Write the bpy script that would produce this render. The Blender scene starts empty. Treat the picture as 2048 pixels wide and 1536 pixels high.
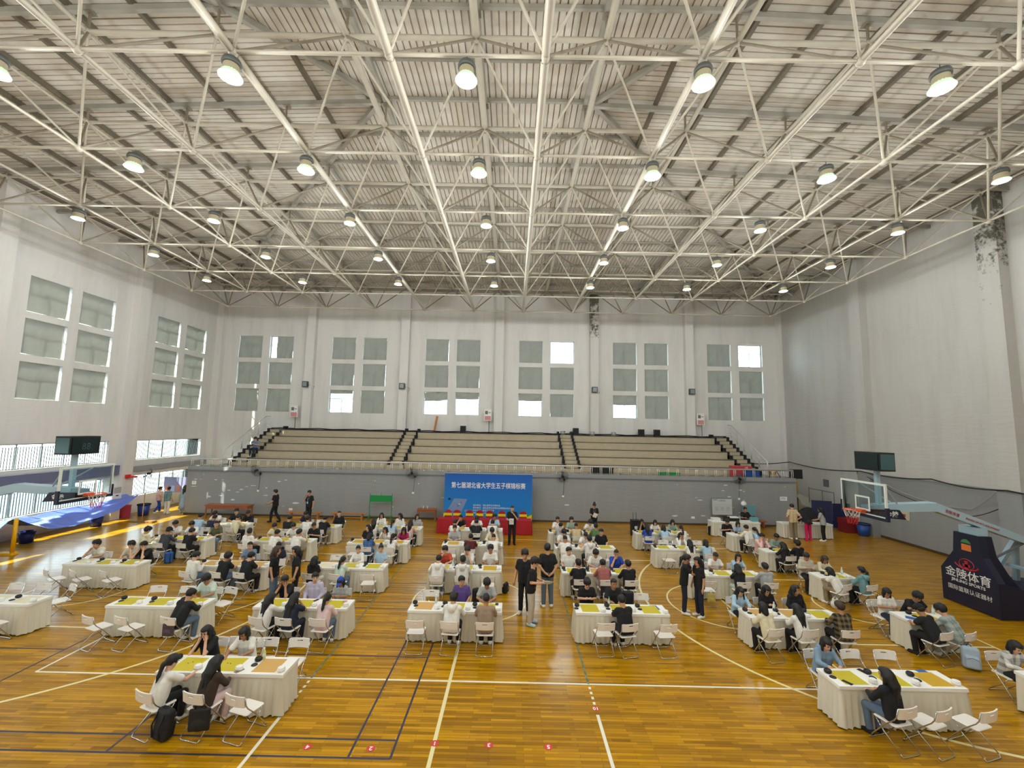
import bpy, math, random
import numpy as np
from mathutils import Matrix, Vector

random.seed(7)
scene = bpy.context.scene
C = scene.collection
PI = math.pi

# ------------------------------------------------------------------ camera
cam_d = bpy.data.cameras.new('camera')
cam_d.sensor_fit = 'HORIZONTAL'
cam_d.sensor_width = 36.0
cam_d.lens = 860.5 * 36.0 / 2048.0
cam_d.clip_start = 0.05
cam_d.clip_end = 500
cam = bpy.data.objects.new('camera', cam_d)
C.objects.link(cam)


def cam_rot(yaw, pitch, roll):
    cy, sy, cp, sp, cr, sr = math.cos(yaw), math.sin(yaw), math.cos(pitch), math.sin(pitch), math.cos(roll), math.sin(roll)
    rz = np.array([[cy, -sy, 0], [sy, cy, 0], [0, 0, 1]])
    rx = np.array([[1, 0, 0], [0, cp, -sp], [0, sp, cp]])
    ry = np.array([[cr, 0, sr], [0, 1, 0], [-sr, 0, cr]])
    return rz @ rx @ ry


_r = cam_rot(math.radians(0.267), math.radians(5.87), math.radians(-1.139))
_m = Matrix.Identity(4)
for _i in range(3):
    _m[_i][0], _m[_i][1], _m[_i][2] = _r[_i, 0], _r[_i, 2], -_r[_i, 1]
_m[0][3], _m[1][3], _m[2][3] = 1.264, -14.409, 5.465
cam.matrix_world = _m
scene.camera = cam

# ------------------------------------------------------------------ sky, sun, exposure
world = bpy.data.worlds.new('sky')
scene.world = world
world.use_nodes = True
_nt = world.node_tree
_bg = _nt.nodes['Background']
_bg.inputs['Color'].default_value = (0.74, 0.88, 1.0, 1)
_bg.inputs['Strength'].default_value = 9.0

sun_d = bpy.data.lights.new('sun', 'SUN')
sun_d.energy = 26.0
sun_d.angle = math.radians(0.6)
sun_d.color = (1.0, 0.93, 0.8)
sun = bpy.data.objects.new('sun', sun_d)
C.objects.link(sun)
sun.rotation_euler = Vector((0.92, 0.42, -1.0)).to_track_quat('-Z', 'Y').to_euler()
sun.location = (-60, -30, 70)

LAMP_GLOW = 130.0
vs = scene.view_settings
vs.view_transform = 'Standard'
vs.look = 'None'
vs.gamma = 1.0
vs.use_curve_mapping = False
vs.exposure = 0.24
scene.cycles.max_bounces = 5
scene.cycles.diffuse_bounces = 3
scene.cycles.use_adaptive_sampling = True
scene.cycles.adaptive_threshold = 0.1
scene.cycles.glossy_bounces = 2
scene.cycles.transmission_bounces = 4
scene.cycles.transparent_max_bounces = 8
scene.cycles.caustics_reflective = False
scene.cycles.caustics_refractive = False
scene.cycles.sample_clamp_indirect = 6.0

# ------------------------------------------------------------------ materials


def lin(h):
    h = h.lstrip('#')
    out = []
    for i in (0, 2, 4):
        c = int(h[i:i + 2], 16) / 255.0
        out.append(c / 12.92 if c <= 0.04045 else ((c + 0.055) / 1.055) ** 2.4)
    return (out[0], out[1], out[2], 1.0)


_mats = {}


def mat(name, h='#888888', rough=0.6, metal=0.0, noise=0.0, nscale=8.0, bump=0.0, bscale=60.0, spec=0.5, emit=None, estr=0.0):
    if name in _mats:
        return _mats[name]
    m = bpy.data.materials.new(name)
    m.use_nodes = True
    nt = m.node_tree
    b = nt.nodes['Principled BSDF']
    col = lin(h)
    b.inputs['Base Color'].default_value = col
    b.inputs['Roughness'].default_value = rough
    b.inputs['Metallic'].default_value = metal
    b.inputs['Specular IOR Level'].default_value = spec
    if emit:
        b.inputs['Emission Color'].default_value = lin(emit)
        b.inputs['Emission Strength'].default_value = estr
    if noise > 0 or bump > 0:
        tc = nt.nodes.new('ShaderNodeTexCoord')
    if noise > 0:
        nz = nt.nodes.new('ShaderNodeTexNoise')
        nz.inputs['Scale'].default_value = nscale
        nz.inputs['Detail'].default_value = 4
        nt.links.new(tc.outputs['Object'], nz.inputs['Vector'])
        mp = nt.nodes.new('ShaderNodeMapRange')
        mp.inputs['From Min'].default_value = 0.25
        mp.inputs['From Max'].default_value = 0.75
        mp.inputs['To Min'].default_value = 1 - noise
        mp.inputs['To Max'].default_value = 1 + noise
        nt.links.new(nz.outputs['Fac'], mp.inputs['Value'])
        mx = nt.nodes.new('ShaderNodeVectorMath')
        mx.operation = 'SCALE'
        mx.inputs[0].default_value = col[:3]
        nt.links.new(mp.outputs['Result'], mx.inputs['Scale'])
        nt.links.new(mx.outputs['Vector'], b.inputs['Base Color'])
    if bump > 0:
        n2 = nt.nodes.new('ShaderNodeTexNoise')
        n2.inputs['Scale'].default_value = bscale
        nt.links.new(tc.outputs['Object'], n2.inputs['Vector'])
        bp = nt.nodes.new('ShaderNodeBump')
        bp.inputs['Strength'].default_value = bump
        bp.inputs['Distance'].default_value = 0.02
        nt.links.new(n2.outputs['Fac'], bp.inputs['Height'])
        nt.links.new(bp.outputs['Normal'], b.inputs['Normal'])
    _mats[name] = m
    return m


def floor_material():
    m = bpy.data.materials.new('maple_strip_floor')
    m.use_nodes = True
    nt = m.node_tree
    b = nt.nodes['Principled BSDF']
    tc = nt.nodes.new('ShaderNodeTexCoord')
    br = nt.nodes.new('ShaderNodeTexBrick')
    br.offset = 0.37
    br.inputs['Color1'].default_value = lin('#C18E0A')
    br.inputs['Color2'].default_value = lin('#936606')
    br.inputs['Mortar'].default_value = lin('#5A3A0C')
    br.inputs['Scale'].default_value = 1.0
    br.inputs['Mortar Size'].default_value = 0.0022
    br.inputs['Mortar Smooth'].default_value = 0.3
    br.inputs['Bias'].default_value = -0.2
    br.inputs['Brick Width'].default_value = 0.95
    br.inputs['Row Height'].default_value = 0.066
    nt.links.new(tc.outputs['Object'], br.inputs['Vector'])
    br2 = nt.nodes.new('ShaderNodeTexBrick')
    br2.offset = 0.61
    for k, v in (('Color1', (1.12, 1.10, 1.05, 1)), ('Color2', (0.80, 0.78, 0.72, 1)), ('Mortar', (0.95, 0.95, 0.95, 1))):
        br2.inputs[k].default_value = v
    br2.inputs['Scale'].default_value = 1.0
    br2.inputs['Mortar Size'].default_value = 0.0
    br2.inputs['Brick Width'].default_value = 0.71
    br2.inputs['Row Height'].default_value = 0.066
    nt.links.new(tc.outputs['Object'], br2.inputs['Vector'])
    mul = nt.nodes.new('ShaderNodeMix')
    mul.data_type = 'RGBA'
    mul.blend_type = 'MULTIPLY'
    mul.inputs['Factor'].default_value = 1.0
    nt.links.new(br.outputs['Color'], mul.inputs[6])
    nt.links.new(br2.outputs['Color'], mul.inputs[7])
    nz = nt.nodes.new('ShaderNodeTexNoise')
    mpn = nt.nodes.new('ShaderNodeMapping')
    mpn.inputs['Scale'].default_value = (0.8, 14, 1)
    nt.links.new(tc.outputs['Object'], mpn.inputs['Vector'])
    nt.links.new(mpn.outputs['Vector'], nz.inputs['Vector'])
    nz.inputs['Scale'].default_value = 1.0
    nz.inputs['Detail'].default_value = 5
    mr = nt.nodes.new('ShaderNodeMapRange')
    mr.inputs['From Min'].default_value = 0.3
    mr.inputs['From Max'].default_value = 0.7
    mr.inputs['To Min'].default_value = 0.8
    mr.inputs['To Max'].default_value = 1.12
    nt.links.new(nz.outputs['Fac'], mr.inputs['Value'])
    sc = nt.nodes.new('ShaderNodeVectorMath')
    sc.operation = 'SCALE'
    nt.links.new(mul.outputs[2], sc.inputs[0])
    nt.links.new(mr.outputs['Result'], sc.inputs['Scale'])
    nt.links.new(sc.outputs['Vector'], b.inputs['Base Color'])
    b.inputs['Roughness'].default_value = 0.30
    b.inputs['Specular IOR Level'].default_value = 0.1
    b.inputs['Coat Weight'].default_value = 0.36
    b.inputs['Coat Roughness'].default_value = 0.13
    bp = nt.nodes.new('ShaderNodeBump')
    bp.inputs['Strength'].default_value = 0.25
    bp.inputs['Distance'].default_value = 0.004
    nt.links.new(br2.outputs['Color'], bp.inputs['Height'])
    nt.links.new(bp.outputs['Normal'], b.inputs['Coat Normal'])
    return m


def wall_material(name, h, stain='#8c857a', sscale=0.5, amount=0.25):
    m = bpy.data.materials.new(name)
    m.use_nodes = True
    nt = m.node_tree
    b = nt.nodes['Principled BSDF']
    tc = nt.nodes.new('ShaderNodeTexCoord')
    mp = nt.nodes.new('ShaderNodeMapping')
    mp.inputs['Scale'].default_value = (2.2, 2.2, 0.35)
    nt.links.new(tc.outputs['Object'], mp.inputs['Vector'])
    nz = nt.nodes.new('ShaderNodeTexNoise')
    nz.inputs['Scale'].default_value = sscale
    nz.inputs['Detail'].default_value = 7
    nz.inputs['Roughness'].default_value = 0.65
    nt.links.new(mp.outputs['Vector'], nz.inputs['Vector'])
    mr = nt.nodes.new('ShaderNodeMapRange')
    mr.inputs['From Min'].default_value = 0.45
    mr.inputs['From Max'].default_value = 0.8
    mr.inputs['To Min'].default_value = 0.0
    mr.inputs['To Max'].default_value = amount
    nt.links.new(nz.outputs['Fac'], mr.inputs['Value'])
    mx = nt.nodes.new('ShaderNodeMix')
    mx.data_type = 'RGBA'
    mx.inputs[6].default_value = lin(h)
    mx.inputs[7].default_value = lin(stain)
    nt.links.new(mr.outputs['Result'], mx.inputs['Factor'])
    nt.links.new(mx.outputs[2], b.inputs['Base Color'])
    b.inputs['Roughness'].default_value = 0.75
    mp2 = nt.nodes.new('ShaderNodeMapping')
    mp2.inputs['Scale'].default_value = (1.2, 1.2, 9)
    nt.links.new(tc.outputs['Object'], mp2.inputs['Vector'])
    n2 = nt.nodes.new('ShaderNodeTexNoise')
    n2.inputs['Scale'].default_value = 1.0
    n2.inputs['Detail'].default_value = 5
    nt.links.new(mp2.outputs['Vector'], n2.inputs['Vector'])
    bp = nt.nodes.new('ShaderNodeBump')
    bp.inputs['Strength'].default_value = 0.35
    bp.inputs['Distance'].default_value = 0.03
    nt.links.new(n2.outputs['Fac'], bp.inputs['Height'])
    nt.links.new(bp.outputs['Normal'], b.inputs['Normal'])
    _mats[name] = m
    return m


def stain_pilaster_material(name, h):
    """white plaster with black mould running down the pilaster"""
    m = wall_material(name, h)
    nt = m.node_tree
    b = nt.nodes['Principled BSDF']
    old = b.inputs['Base Color'].links[0].from_socket
    tc = nt.nodes.new('ShaderNodeTexCoord')
    sp = nt.nodes.new('ShaderNodeSeparateXYZ')
    nt.links.new(tc.outputs['Object'], sp.inputs['Vector'])
    nz = nt.nodes.new('ShaderNodeTexNoise')
    nz.inputs['Scale'].default_value = 2.2
    nz.inputs['Detail'].default_value = 8
    nz.inputs['Roughness'].default_value = 0.75
    nt.links.new(tc.outputs['Object'], nz.inputs['Vector'])
    zr = nt.nodes.new('ShaderNodeMapRange')
    zr.inputs['From Min'].default_value = 8.0
    zr.inputs['From Max'].default_value = 15.5
    zr.inputs['To Min'].default_value = -0.34
    zr.inputs['To Max'].default_value = 0.12
    nt.links.new(sp.outputs['Z'], zr.inputs['Value'])
    ad = nt.nodes.new('ShaderNodeMath')
    ad.operation = 'ADD'
    nt.links.new(nz.outputs['Fac'], ad.inputs[0])
    nt.links.new(zr.outputs['Result'], ad.inputs[1])
    mr = nt.nodes.new('ShaderNodeMapRange')
    mr.inputs['From Min'].default_value = 0.46
    mr.inputs['From Max'].default_value = 0.56
    nt.links.new(ad.outputs[0], mr.inputs['Value'])
    mx = nt.nodes.new('ShaderNodeMix')
    mx.data_type = 'RGBA'
    nt.links.new(mr.outputs['Result'], mx.inputs['Factor'])
    nt.links.new(old, mx.inputs[6])
    mx.inputs[7].default_value = lin('#5d5b4d')
    nt.links.new(mx.outputs[2], b.inputs['Base Color'])
    return m


def glass_material():
    m = bpy.data.materials.new('window_glass')
    m.use_nodes = True
    nt = m.node_tree
    nt.nodes.clear()
    out = nt.nodes.new('ShaderNodeOutputMaterial')
    tr = nt.nodes.new('ShaderNodeBsdfTransparent')
    tr.inputs['Color'].default_value = (0.9, 0.96, 0.96, 1)
    gl = nt.nodes.new('ShaderNodeBsdfGlossy')
    gl.inputs['Roughness'].default_value = 0.03
    fr = nt.nodes.new('ShaderNodeFresnel')
    fr.inputs['IOR'].default_value = 1.25
    mx = nt.nodes.new('ShaderNodeMixShader')
    nt.links.new(fr.outputs[0], mx.inputs[0])
    nt.links.new(tr.outputs[0], mx.inputs[1])
    nt.links.new(gl.outputs[0], mx.inputs[2])
    nt.links.new(mx.outputs[0], out.inputs['Surface'])
    _mats['window_glass'] = m
    return m


def cloth_material(name, h, trans=0.12):
    m = mat(name, h, 0.85, noise=0.06, nscale=3.0)
    nt = m.node_tree
    b = nt.nodes['Principled BSDF']
    out = nt.nodes['Material Output']
    tl = nt.nodes.new('ShaderNodeBsdfTranslucent')
    tl.inputs['Color'].default_value = lin(h)
    mx = nt.nodes.new('ShaderNodeMixShader')
    mx.inputs[0].default_value = trans
    nt.links.new(b.outputs[0], mx.inputs[1])
    nt.links.new(tl.outputs[0], mx.inputs[2])
    nt.links.new(mx.outputs[0], out.inputs['Surface'])
    return m


def plaid_material(name, h1, h2, scale=9.0):
    m = bpy.data.materials.new(name)
    m.use_nodes = True
    nt = m.node_tree
    b = nt.nodes['Principled BSDF']
    b.inputs['Roughness'].default_value = 0.85
    tc = nt.nodes.new('ShaderNodeTexCoord')
    sp = nt.nodes.new('ShaderNodeSeparateXYZ')
    nt.links.new(tc.outputs['Object'], sp.inputs['Vector'])
    outs = []
    for ax in ('X', 'Z'):
        mu = nt.nodes.new('ShaderNodeMath')
        mu.operation = 'MULTIPLY'
        mu.inputs[1].default_value = scale
        nt.links.new(sp.outputs[ax], mu.inputs[0])
        fr = nt.nodes.new('ShaderNodeMath')
        fr.operation = 'FRACT'
        nt.links.new(mu.outputs[0], fr.inputs[0])
        gt = nt.nodes.new('ShaderNodeMath')
        gt.operation = 'GREATER_THAN'
        gt.inputs[1].default_value = 0.5
        nt.links.new(fr.outputs[0], gt.inputs[0])
        outs.append(gt)
    ad = nt.nodes.new('ShaderNodeMath')
    ad.operation = 'ADD'
    nt.links.new(outs[0].outputs[0], ad.inputs[0])
    nt.links.new(outs[1].outputs[0], ad.inputs[1])
    hf = nt.nodes.new('ShaderNodeMath')
    hf.operation = 'MULTIPLY'
    hf.inputs[1].default_value = 0.5
    nt.links.new(ad.outputs[0], hf.inputs[0])
    mx = nt.nodes.new('ShaderNodeMix')
    mx.data_type = 'RGBA'
    mx.inputs[6].default_value = lin(h1)
    mx.inputs[7].default_value = lin(h2)
    nt.links.new(hf.outputs[0], mx.inputs['Factor'])
    nt.links.new(mx.outputs[2], b.inputs['Base Color'])
    _mats[name] = m
    return m


FLOOR = floor_material()
WALL = wall_material('white_plaster', '#E6E3DD')
WALL_STAIN = stain_pilaster_material('mouldy_plaster', '#E0DDD6')
GREY = wall_material('grey_paint', '#909190', '#aeb0af', 0.6, 0.25)
WALL_R = wall_material('grey_white_plaster', '#C6C3BC', '#8c867a', 0.5, 0.3)  # right wall tone, darker than the other walls
WALL_RS = stain_pilaster_material('mouldy_grey_white_plaster', '#C2BFB7')  # mould on the same darker right wall tone
GLASS = glass_material()
CURTAIN = cloth_material('grey_blackout_cloth', '#9A9A90', 0.06)
STEEL_W = mat('cream_painted_steel', '#B9B19F', 0.45, noise=0.08, nscale=2.0)
STEEL_D = mat('dusty_steel_bar', '#8A7F6C', 0.5, noise=0.1, nscale=2.0)
ROOF = wall_material('profiled_roof_sheet', '#D6D0C4', '#a8865c', 0.35, 0.45)
PURLIN = mat('grey_purlin', '#A29E92', 0.6, noise=0.15, nscale=1.5)
PURLIN_D = mat('dark_purlin', '#6E6656', 0.6, noise=0.15, nscale=1.5)
ALU = mat('aluminium', '#B9BDBE', 0.35, metal=0.7)
CHROME = mat('stainless_steel', '#C9CACB', 0.22, metal=0.95)
BLACK = mat('black_plastic', '#141416', 0.5)
BLACKM = mat('matt_black', '#1b1b1d', 0.8)
WHITE = mat('white_plastic', '#F1EEE7', 0.45)
BEIGE = mat('glazed_beige_tile', '#B9AC92', 0.08, noise=0.06, nscale=3.0)
BEIGE_T = mat('beige_tread_tile', '#A3967C', 0.2, noise=0.06, nscale=3.0)
WOODB = mat('varnished_brown_wood', '#9A5A34', 0.45, noise=0.12, nscale=5)
WOODO = mat('orange_pine', '#B97A3C', 0.5, noise=0.12, nscale=5)

# ------------------------------------------------------------------ mesh helpers


class MB:
    def __init__(self):
        self.v, self.f, self.mi = [], [], []

    def add(self, vs_, fs, mi=0):
        o = len(self.v)
        self.v.extend([tuple(p) for p in vs_])
        for q in fs:
            self.f.append(tuple(i + o for i in q))
            self.mi.append(mi)
        return self

    def box(self, c, s, rot=None, mi=0):
        hx, hy, hz = s[0] / 2, s[1] / 2, s[2] / 2
        vs_ = [Vector((x, y, z)) for x in (-hx, hx) for y in (-hy, hy) for z in (-hz, hz)]
        if rot is not None:
            vs_ = [rot @ p for p in vs_]
        cc = Vector(c)
        vs_ = [p + cc for p in vs_]
        return self.add(vs_, [(0, 1, 3, 2), (4, 6, 7, 5), (0, 4, 5, 1), (2, 3, 7, 6), (0, 2, 6, 4), (1, 5, 7, 3)], mi)

    def bb(self, x0, x1, y0, y1, z0, z1, mi=0):
        return self.box(((x0 + x1) / 2, (y0 + y1) / 2, (z0 + z1) / 2), (x1 - x0, y1 - y0, z1 - z0), None, mi)

    def cyl(self, a, b, r, n=8, r2=None, caps=True, mi=0):
        a, b = Vector(a), Vector(b)
        r2 = r if r2 is None else r2
        d = (b - a)
        q = d.to_track_quat('Z', 'Y').to_matrix()
        vs_ = []
        for p, rr in ((a, r), (b, r2)):
            for i in range(n):
                t = 2 * PI * i / n
                vs_.append(p + q @ Vector((rr * math.cos(t), rr * math.sin(t), 0)))
        fs = [(i, (i + 1) % n, n + (i + 1) % n, n + i) for i in range(n)]
        if caps:
            fs += [tuple(range(n - 1, -1, -1)), tuple(range(n, 2 * n))]
        return self.add(vs_, fs, mi)

    def tube(self, pts, r, n=6, closed=False, mi=0, radii=None):
        pts = [Vector(p) for p in pts]
        m = len(pts)
        vs_ = []
        up = Vector((0, 0, 1))
        prev = None
        for k in range(m):
            if closed:
                t = pts[(k + 1) % m] - pts[k - 1]
            else:
                t = pts[min(k + 1, m - 1)] - pts[max(k - 1, 0)]
            t.normalize()
            if prev is None:
                u = t.cross(up)
                if u.length < 0.05:
                    u = t.cross(Vector((1, 0, 0)))
            else:
                u = prev - t * prev.dot(t)
            u.normalize()
            prev = u.copy()
            w = t.cross(u)
            rr = radii[k] if radii else r
            for i in range(n):
                a = 2 * PI * i / n
                vs_.append(pts[k] + u * (rr * math.cos(a)) + w * (rr * math.sin(a)))
        fs = []
        for k in range(m if closed else m - 1):
            k2 = (k + 1) % m
            for i in range(n):
                j = (i + 1) % n
                fs.append((k * n + i, k * n + j, k2 * n + j, k2 * n + i))
        if not closed:
            fs += [tuple(range(n - 1, -1, -1)), tuple(range((m - 1) * n, m * n))]
        return self.add(vs_, fs, mi)

    def lathe(self, prof, n=16, c=(0, 0, 0), mi=0, caps=True):
        vs_ = []
        for r, z in prof:
            for i in range(n):
                t = 2 * PI * i / n
                vs_.append((c[0] + r * math.cos(t), c[1] + r * math.sin(t), c[2] + z))
        fs = []
        m = len(prof)
        for k in range(m - 1):
            for i in range(n):
                j = (i + 1) % n
                fs.append((k * n + i, k * n + j, (k + 1) * n + j, (k + 1) * n + i))
        if caps:
            fs += [tuple(range(n - 1, -1, -1)), tuple(range((m - 1) * n, m * n))]
        return self.add(vs_, fs, mi)

    def prism(self, poly, axis, a, b, mi=0):
        """poly: 2-D points; extruded along axis from a to b"""
        n = len(poly)
        vs_ = []
        for t in (a, b):
            for p, q in poly:
                vs_.append({'x': (t, p, q), 'y': (p, t, q), 'z': (p, q, t)}[axis])
        fs = [tuple(range(n - 1, -1, -1)), tuple(range(n, 2 * n))]
        fs += [(i, (i + 1) % n, n + (i + 1) % n, n + i) for i in range(n)]
        return self.add(vs_, fs, mi)

    def sphere(self, c, r, n=10, m=6, mi=0):
        if not hasattr(r, '__len__'):
            r = (r, r, r)
        vs_ = [(c[0], c[1], c[2] - r[2])]
        for k in range(1, m):
            p = -PI / 2 + PI * k / m
            for i in range(n):
                t = 2 * PI * i / n
                vs_.append((c[0] + r[0] * math.cos(p) * math.cos(t), c[1] + r[1] * math.cos(p) * math.sin(t), c[2] + r[2] * math.sin(p)))
        vs_.append((c[0], c[1], c[2] + r[2]))
        fs = [(0, 1 + (i + 1) % n, 1 + i) for i in range(n)]
        for k in range(m - 2):
            for i in range(n):
                j = (i + 1) % n
                fs.append((1 + k * n + i, 1 + k * n + j, 1 + (k + 1) * n + j, 1 + (k + 1) * n + i))
        last = len(vs_) - 1
        fs += [(last, 1 + (m - 2) * n + i, 1 + (m - 2) * n + (i + 1) % n) for i in range(n)]
        return self.add(vs_, fs, mi)

    def grid(self, fn, nu, nv, mi=0):
        vs_ = [fn(i / nu, j / nv) for j in range(nv + 1) for i in range(nu + 1)]
        w = nu + 1
        fs = [(j * w + i, j * w + i + 1, (j + 1) * w + i + 1, (j + 1) * w + i) for j in range(nv) for i in range(nu)]
        return self.add(vs_, fs, mi)

    def mesh(self, name, mats, smooth=False):
        me = bpy.data.meshes.new(name)
        me.from_pydata(self.v, [], self.f)
        if not isinstance(mats, (list, tuple)):
            mats = [mats]
        for m in mats:
            me.materials.append(m)
        if len(mats) > 1:
            me.polygons.foreach_set('material_index', self.mi)
        if smooth:
            me.polygons.foreach_set('use_smooth', [True] * len(me.polygons))
        me.update()
        return me

    def build(self, name, mats, parent=None, smooth=False, loc=(0, 0, 0), rot=(0, 0, 0)):
        return link(name, self.mesh(name, mats, smooth), parent, loc, rot)


def link(name, data, parent=None, loc=(0, 0, 0), rot=(0, 0, 0), scale=None):
    o = bpy.data.objects.new(name, data)
    C.objects.link(o)
    o.location = loc
    o.rotation_euler = rot
    if scale:
        o.scale = scale
    if parent is not None:
        o.parent = parent
    return o


def tag(o, label=None, cat=None, group=None, kind=None):
    if label:
        o['label'] = label
    if cat:
        o['category'] = cat
    if group:
        o['group'] = group
    if kind:
        o['kind'] = kind
    return o


def thing(name, label, cat, loc=(0, 0, 0), rz=0.0, group=None, rot=None):
    o = link(name, None, None, loc, rot if rot else (0, 0, rz))
    o.empty_display_size = 0.1
    return tag(o, label, cat, group)


def setmat(o, m, slot=0):
    s = o.material_slots[slot]
    s.link = 'OBJECT'
    s.material = m


def text(name, body, size, m, parent, loc, rot, align='CENTER', bold=0.0, ext=0.004, sx=1.0):
    cu = bpy.data.curves.new(name, 'FONT')
    cu.body = body
    cu.size = size
    cu.align_x = align
    cu.align_y = 'CENTER'
    cu.extrude = ext
    cu.offset = bold
    cu.resolution_u = 3
    cu.materials.append(m)
    tmp = bpy.data.objects.new(name, cu)
    C.objects.link(tmp)
    dg = bpy.context.evaluated_depsgraph_get()
    me = bpy.data.meshes.new_from_object(tmp.evaluated_get(dg))
    bpy.data.objects.remove(tmp)
    bpy.data.curves.remove(cu)
    o = link(name, me, parent, loc, rot)
    if sx != 1.0:
        o.scale = (sx, 1, 1)
    return o


def rotm(rx=0, ry=0, rz=0):
    return (Matrix.Rotation(rz, 3, 'Z') @ Matrix.Rotation(ry, 3, 'Y') @ Matrix.Rotation(rx, 3, 'X'))


ORD = ['first', 'second', 'third', 'fourth', 'fifth', 'sixth', 'seventh', 'eighth', 'ninth', 'tenth', 'eleventh', 'twelfth', 'thirteenth']
# ================================================================== THE SETTING
XL, XR, YB, YF = -21.35, 21.35, 17.93, -19.9
XC = 0.13
ZE, ZR = 15.82, 16.5          # roof at the walls / at the ridge
YR = -0.98                    # ridge line
floor = tag(MB().bb(XL - .3, XR + .3, YF - .3, YB + .3, -0.3, 0.0).build('floor', FLOOR), kind='structure')

# ---- court markings (thin paint, parts of the floor)
P_WHITE = mat('court_white_paint', '#E9E4CF', 0.35)
P_CREAM = mat('court_cream_paint', '#E6D9A2', 0.35)
P_NAVY = mat('court_navy_paint', '#2A2440', 0.4)
P_GREEN = mat('court_worn_green_paint', '#6E7258', 0.45, noise=0.75, nscale=7)
P_RED = mat('court_red_sticker', '#C8322A', 0.4)


def strip(x0, x1, y0, y1, m, z=0.002):
    MB().bb(x0, x1, y0, y1, 0.0, z).build('court_line', m, floor)


def hline(y, x0, x1, m, w=.05, z=.002):
    strip(x0, x1, y - w / 2, y + w / 2, m, z)


def vline(x, y0, y1, m, w=.05, z=.0025):
    strip(x - w / 2, x + w / 2, y0, y1, m, z)


def arc(cx, cy, r, a0, a1, m, w=.05, n=48, z=.003):
    b = MB()
    vs_, fs = [], []
    for i in range(n + 1):
        a = math.radians(a0 + (a1 - a0) * i / n)
        for rr, zz in ((r - w / 2, z), (r + w / 2, z), (r + w / 2, 0), (r - w / 2, 0)):
            vs_.append((cx + rr * math.cos(a), cy + rr * math.sin(a), zz))
    for i in range(n):
        for k in range(4):
            fs.append((i * 4 + k, (i + 1) * 4 + k, (i + 1) * 4 + (k + 1) % 4, i * 4 + (k + 1) % 4))
    b.add(vs_, fs)
    b.build('court_line', m, floor)


for y in (-7.5, 7.5):
    hline(y, -14, 14, P_CREAM)
for x in (-14, 14):
    vline(x, -7.5, 7.5, P_CREAM)
vline(0, -7.5, 7.5, P_CREAM, .07)
arc(0, 0, 1.8, 0, 360, P_CREAM, n=72)
for s in (-1, 1):
    a = 90 if s > 0 else -90
    arc(s * 12.425, 0, 6.75, a, a + 180, P_CREAM, .07, 90)
    arc(s * 8.2, 0, 1.8, a, a + 180, P_CREAM)
    arc(s * 12.425, 0, 1.25, a, a + 180, P_CREAM)
    for y in (-2.45, 2.45):
        hline(y, min(s * 8.2, s * 14), max(s * 8.2, s * 14), P_CREAM, .06)
    vline(s * 8.2, -2.45, 2.45, P_CREAM, .06)
    for y in (-6.7, 6.7):
        hline(y, min(s * 12.4, s * 14), max(s * 12.4, s * 14), P_CREAM)
    # volleyball
    vline(s * 3, -4.5, 4.5, P_GREEN, .05)
    vline(s * 9, -4.5, 4.5, P_WHITE, .05)
    for k in range(5):
        vline(s * 3, -4.68 - k * .17, -4.60 - k * .17, P_WHITE, .05)
    vline(s * 3, -9.5, -5.5, P_WHITE, .06)
hline(-4.5, -9, 9, P_WHITE, .05)
hline(4.5, -9, 9, P_WHITE, .05)
strip(12.0 - .3, 12.0 + .1, -2.62, -2.50, P_WHITE)
# badminton
for y0, y1 in ((-6.72, -0.40), (0.84, 7.0)):
    for y in (y0, y0 + .42, y1 - .46, y1):
        hline(y, -14.06, -.66, P_NAVY, .04, .0018)
    for x in (-.66, -1.36, -5.38, -9.34, -13.3, -14.06):
        vline(x, y0, y1, P_NAVY, .04, .0022)
    hline((y0 + y1) / 2, -5.38, -.66, P_NAVY, .04, .0018)
    hline((y0 + y1) / 2, -14.06, -9.34, P_NAVY, .04, .0018)
# round number stickers
for x, y, s in ((0.01, -6.35, '1'), (.95, -6.36, '3'), (1.98, -6.37, '5'), (3.0, -5.31, '10'), (-1.05, -6.5, '2'), (-2.13, -6.5, '4')):
    st = MB().lathe([(.075, 0), (.075, .004)], 18).build('number_sticker', P_RED, floor, loc=(x, y, 0))
    text('lettering', s, .12, WHITE, st, (0, 0, .0045), (0, 0, PI), ext=.0005, bold=.003)

# ---- back wall with window openings
WZ = [(10.43, 12.13), (8.42, 10.11), (6.37, 8.09)]
WW = 1.80
BAYS = [XC + (b - 2.5) * 7.14 for b in range(6)]
bx_open = []
for b in range(6):
    for c in (-.5, .5):
        cx = BAYS[b] + c * 2.382
        bx_open.append((cx - WW / 2, cx + WW / 2))


def wall_with_holes(name, axis, pos0, pos1, u0, u1, z0, z1, holes, m):
    """wall slab; holes are (ua, ub, za, zb); the slab is split into solid boxes around them"""
    us = sorted({u0, u1} | {h[0] for h in holes} | {h[1] for h in holes})
    b = MB()
    for i in range(len(us) - 1):
        ua, ub = us[i], us[i + 1]
        mid = (ua + ub) / 2
        hs = sorted([(h[2], h[3]) for h in holes if h[0] < mid < h[1]])
        z = z0
        for za, zb in hs + [(z1, z1)]:
            if za > z:
                if axis == 'y':
                    b.bb(ua, ub, pos0, pos1, z, za)
                else:
                    b.bb(pos0, pos1, ua, ub, z, za)
            z = zb
    return tag(b.build(name, m), kind='structure')


holes = [(a, bb_, z0, z1) for a, bb_ in bx_open for z0, z1 in WZ]
wall_back = wall_with_holes('wall_back', 'y', YB, YB + .32, XL - .3, XR + .3, 0, ZE + .25, holes, WALL)

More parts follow.
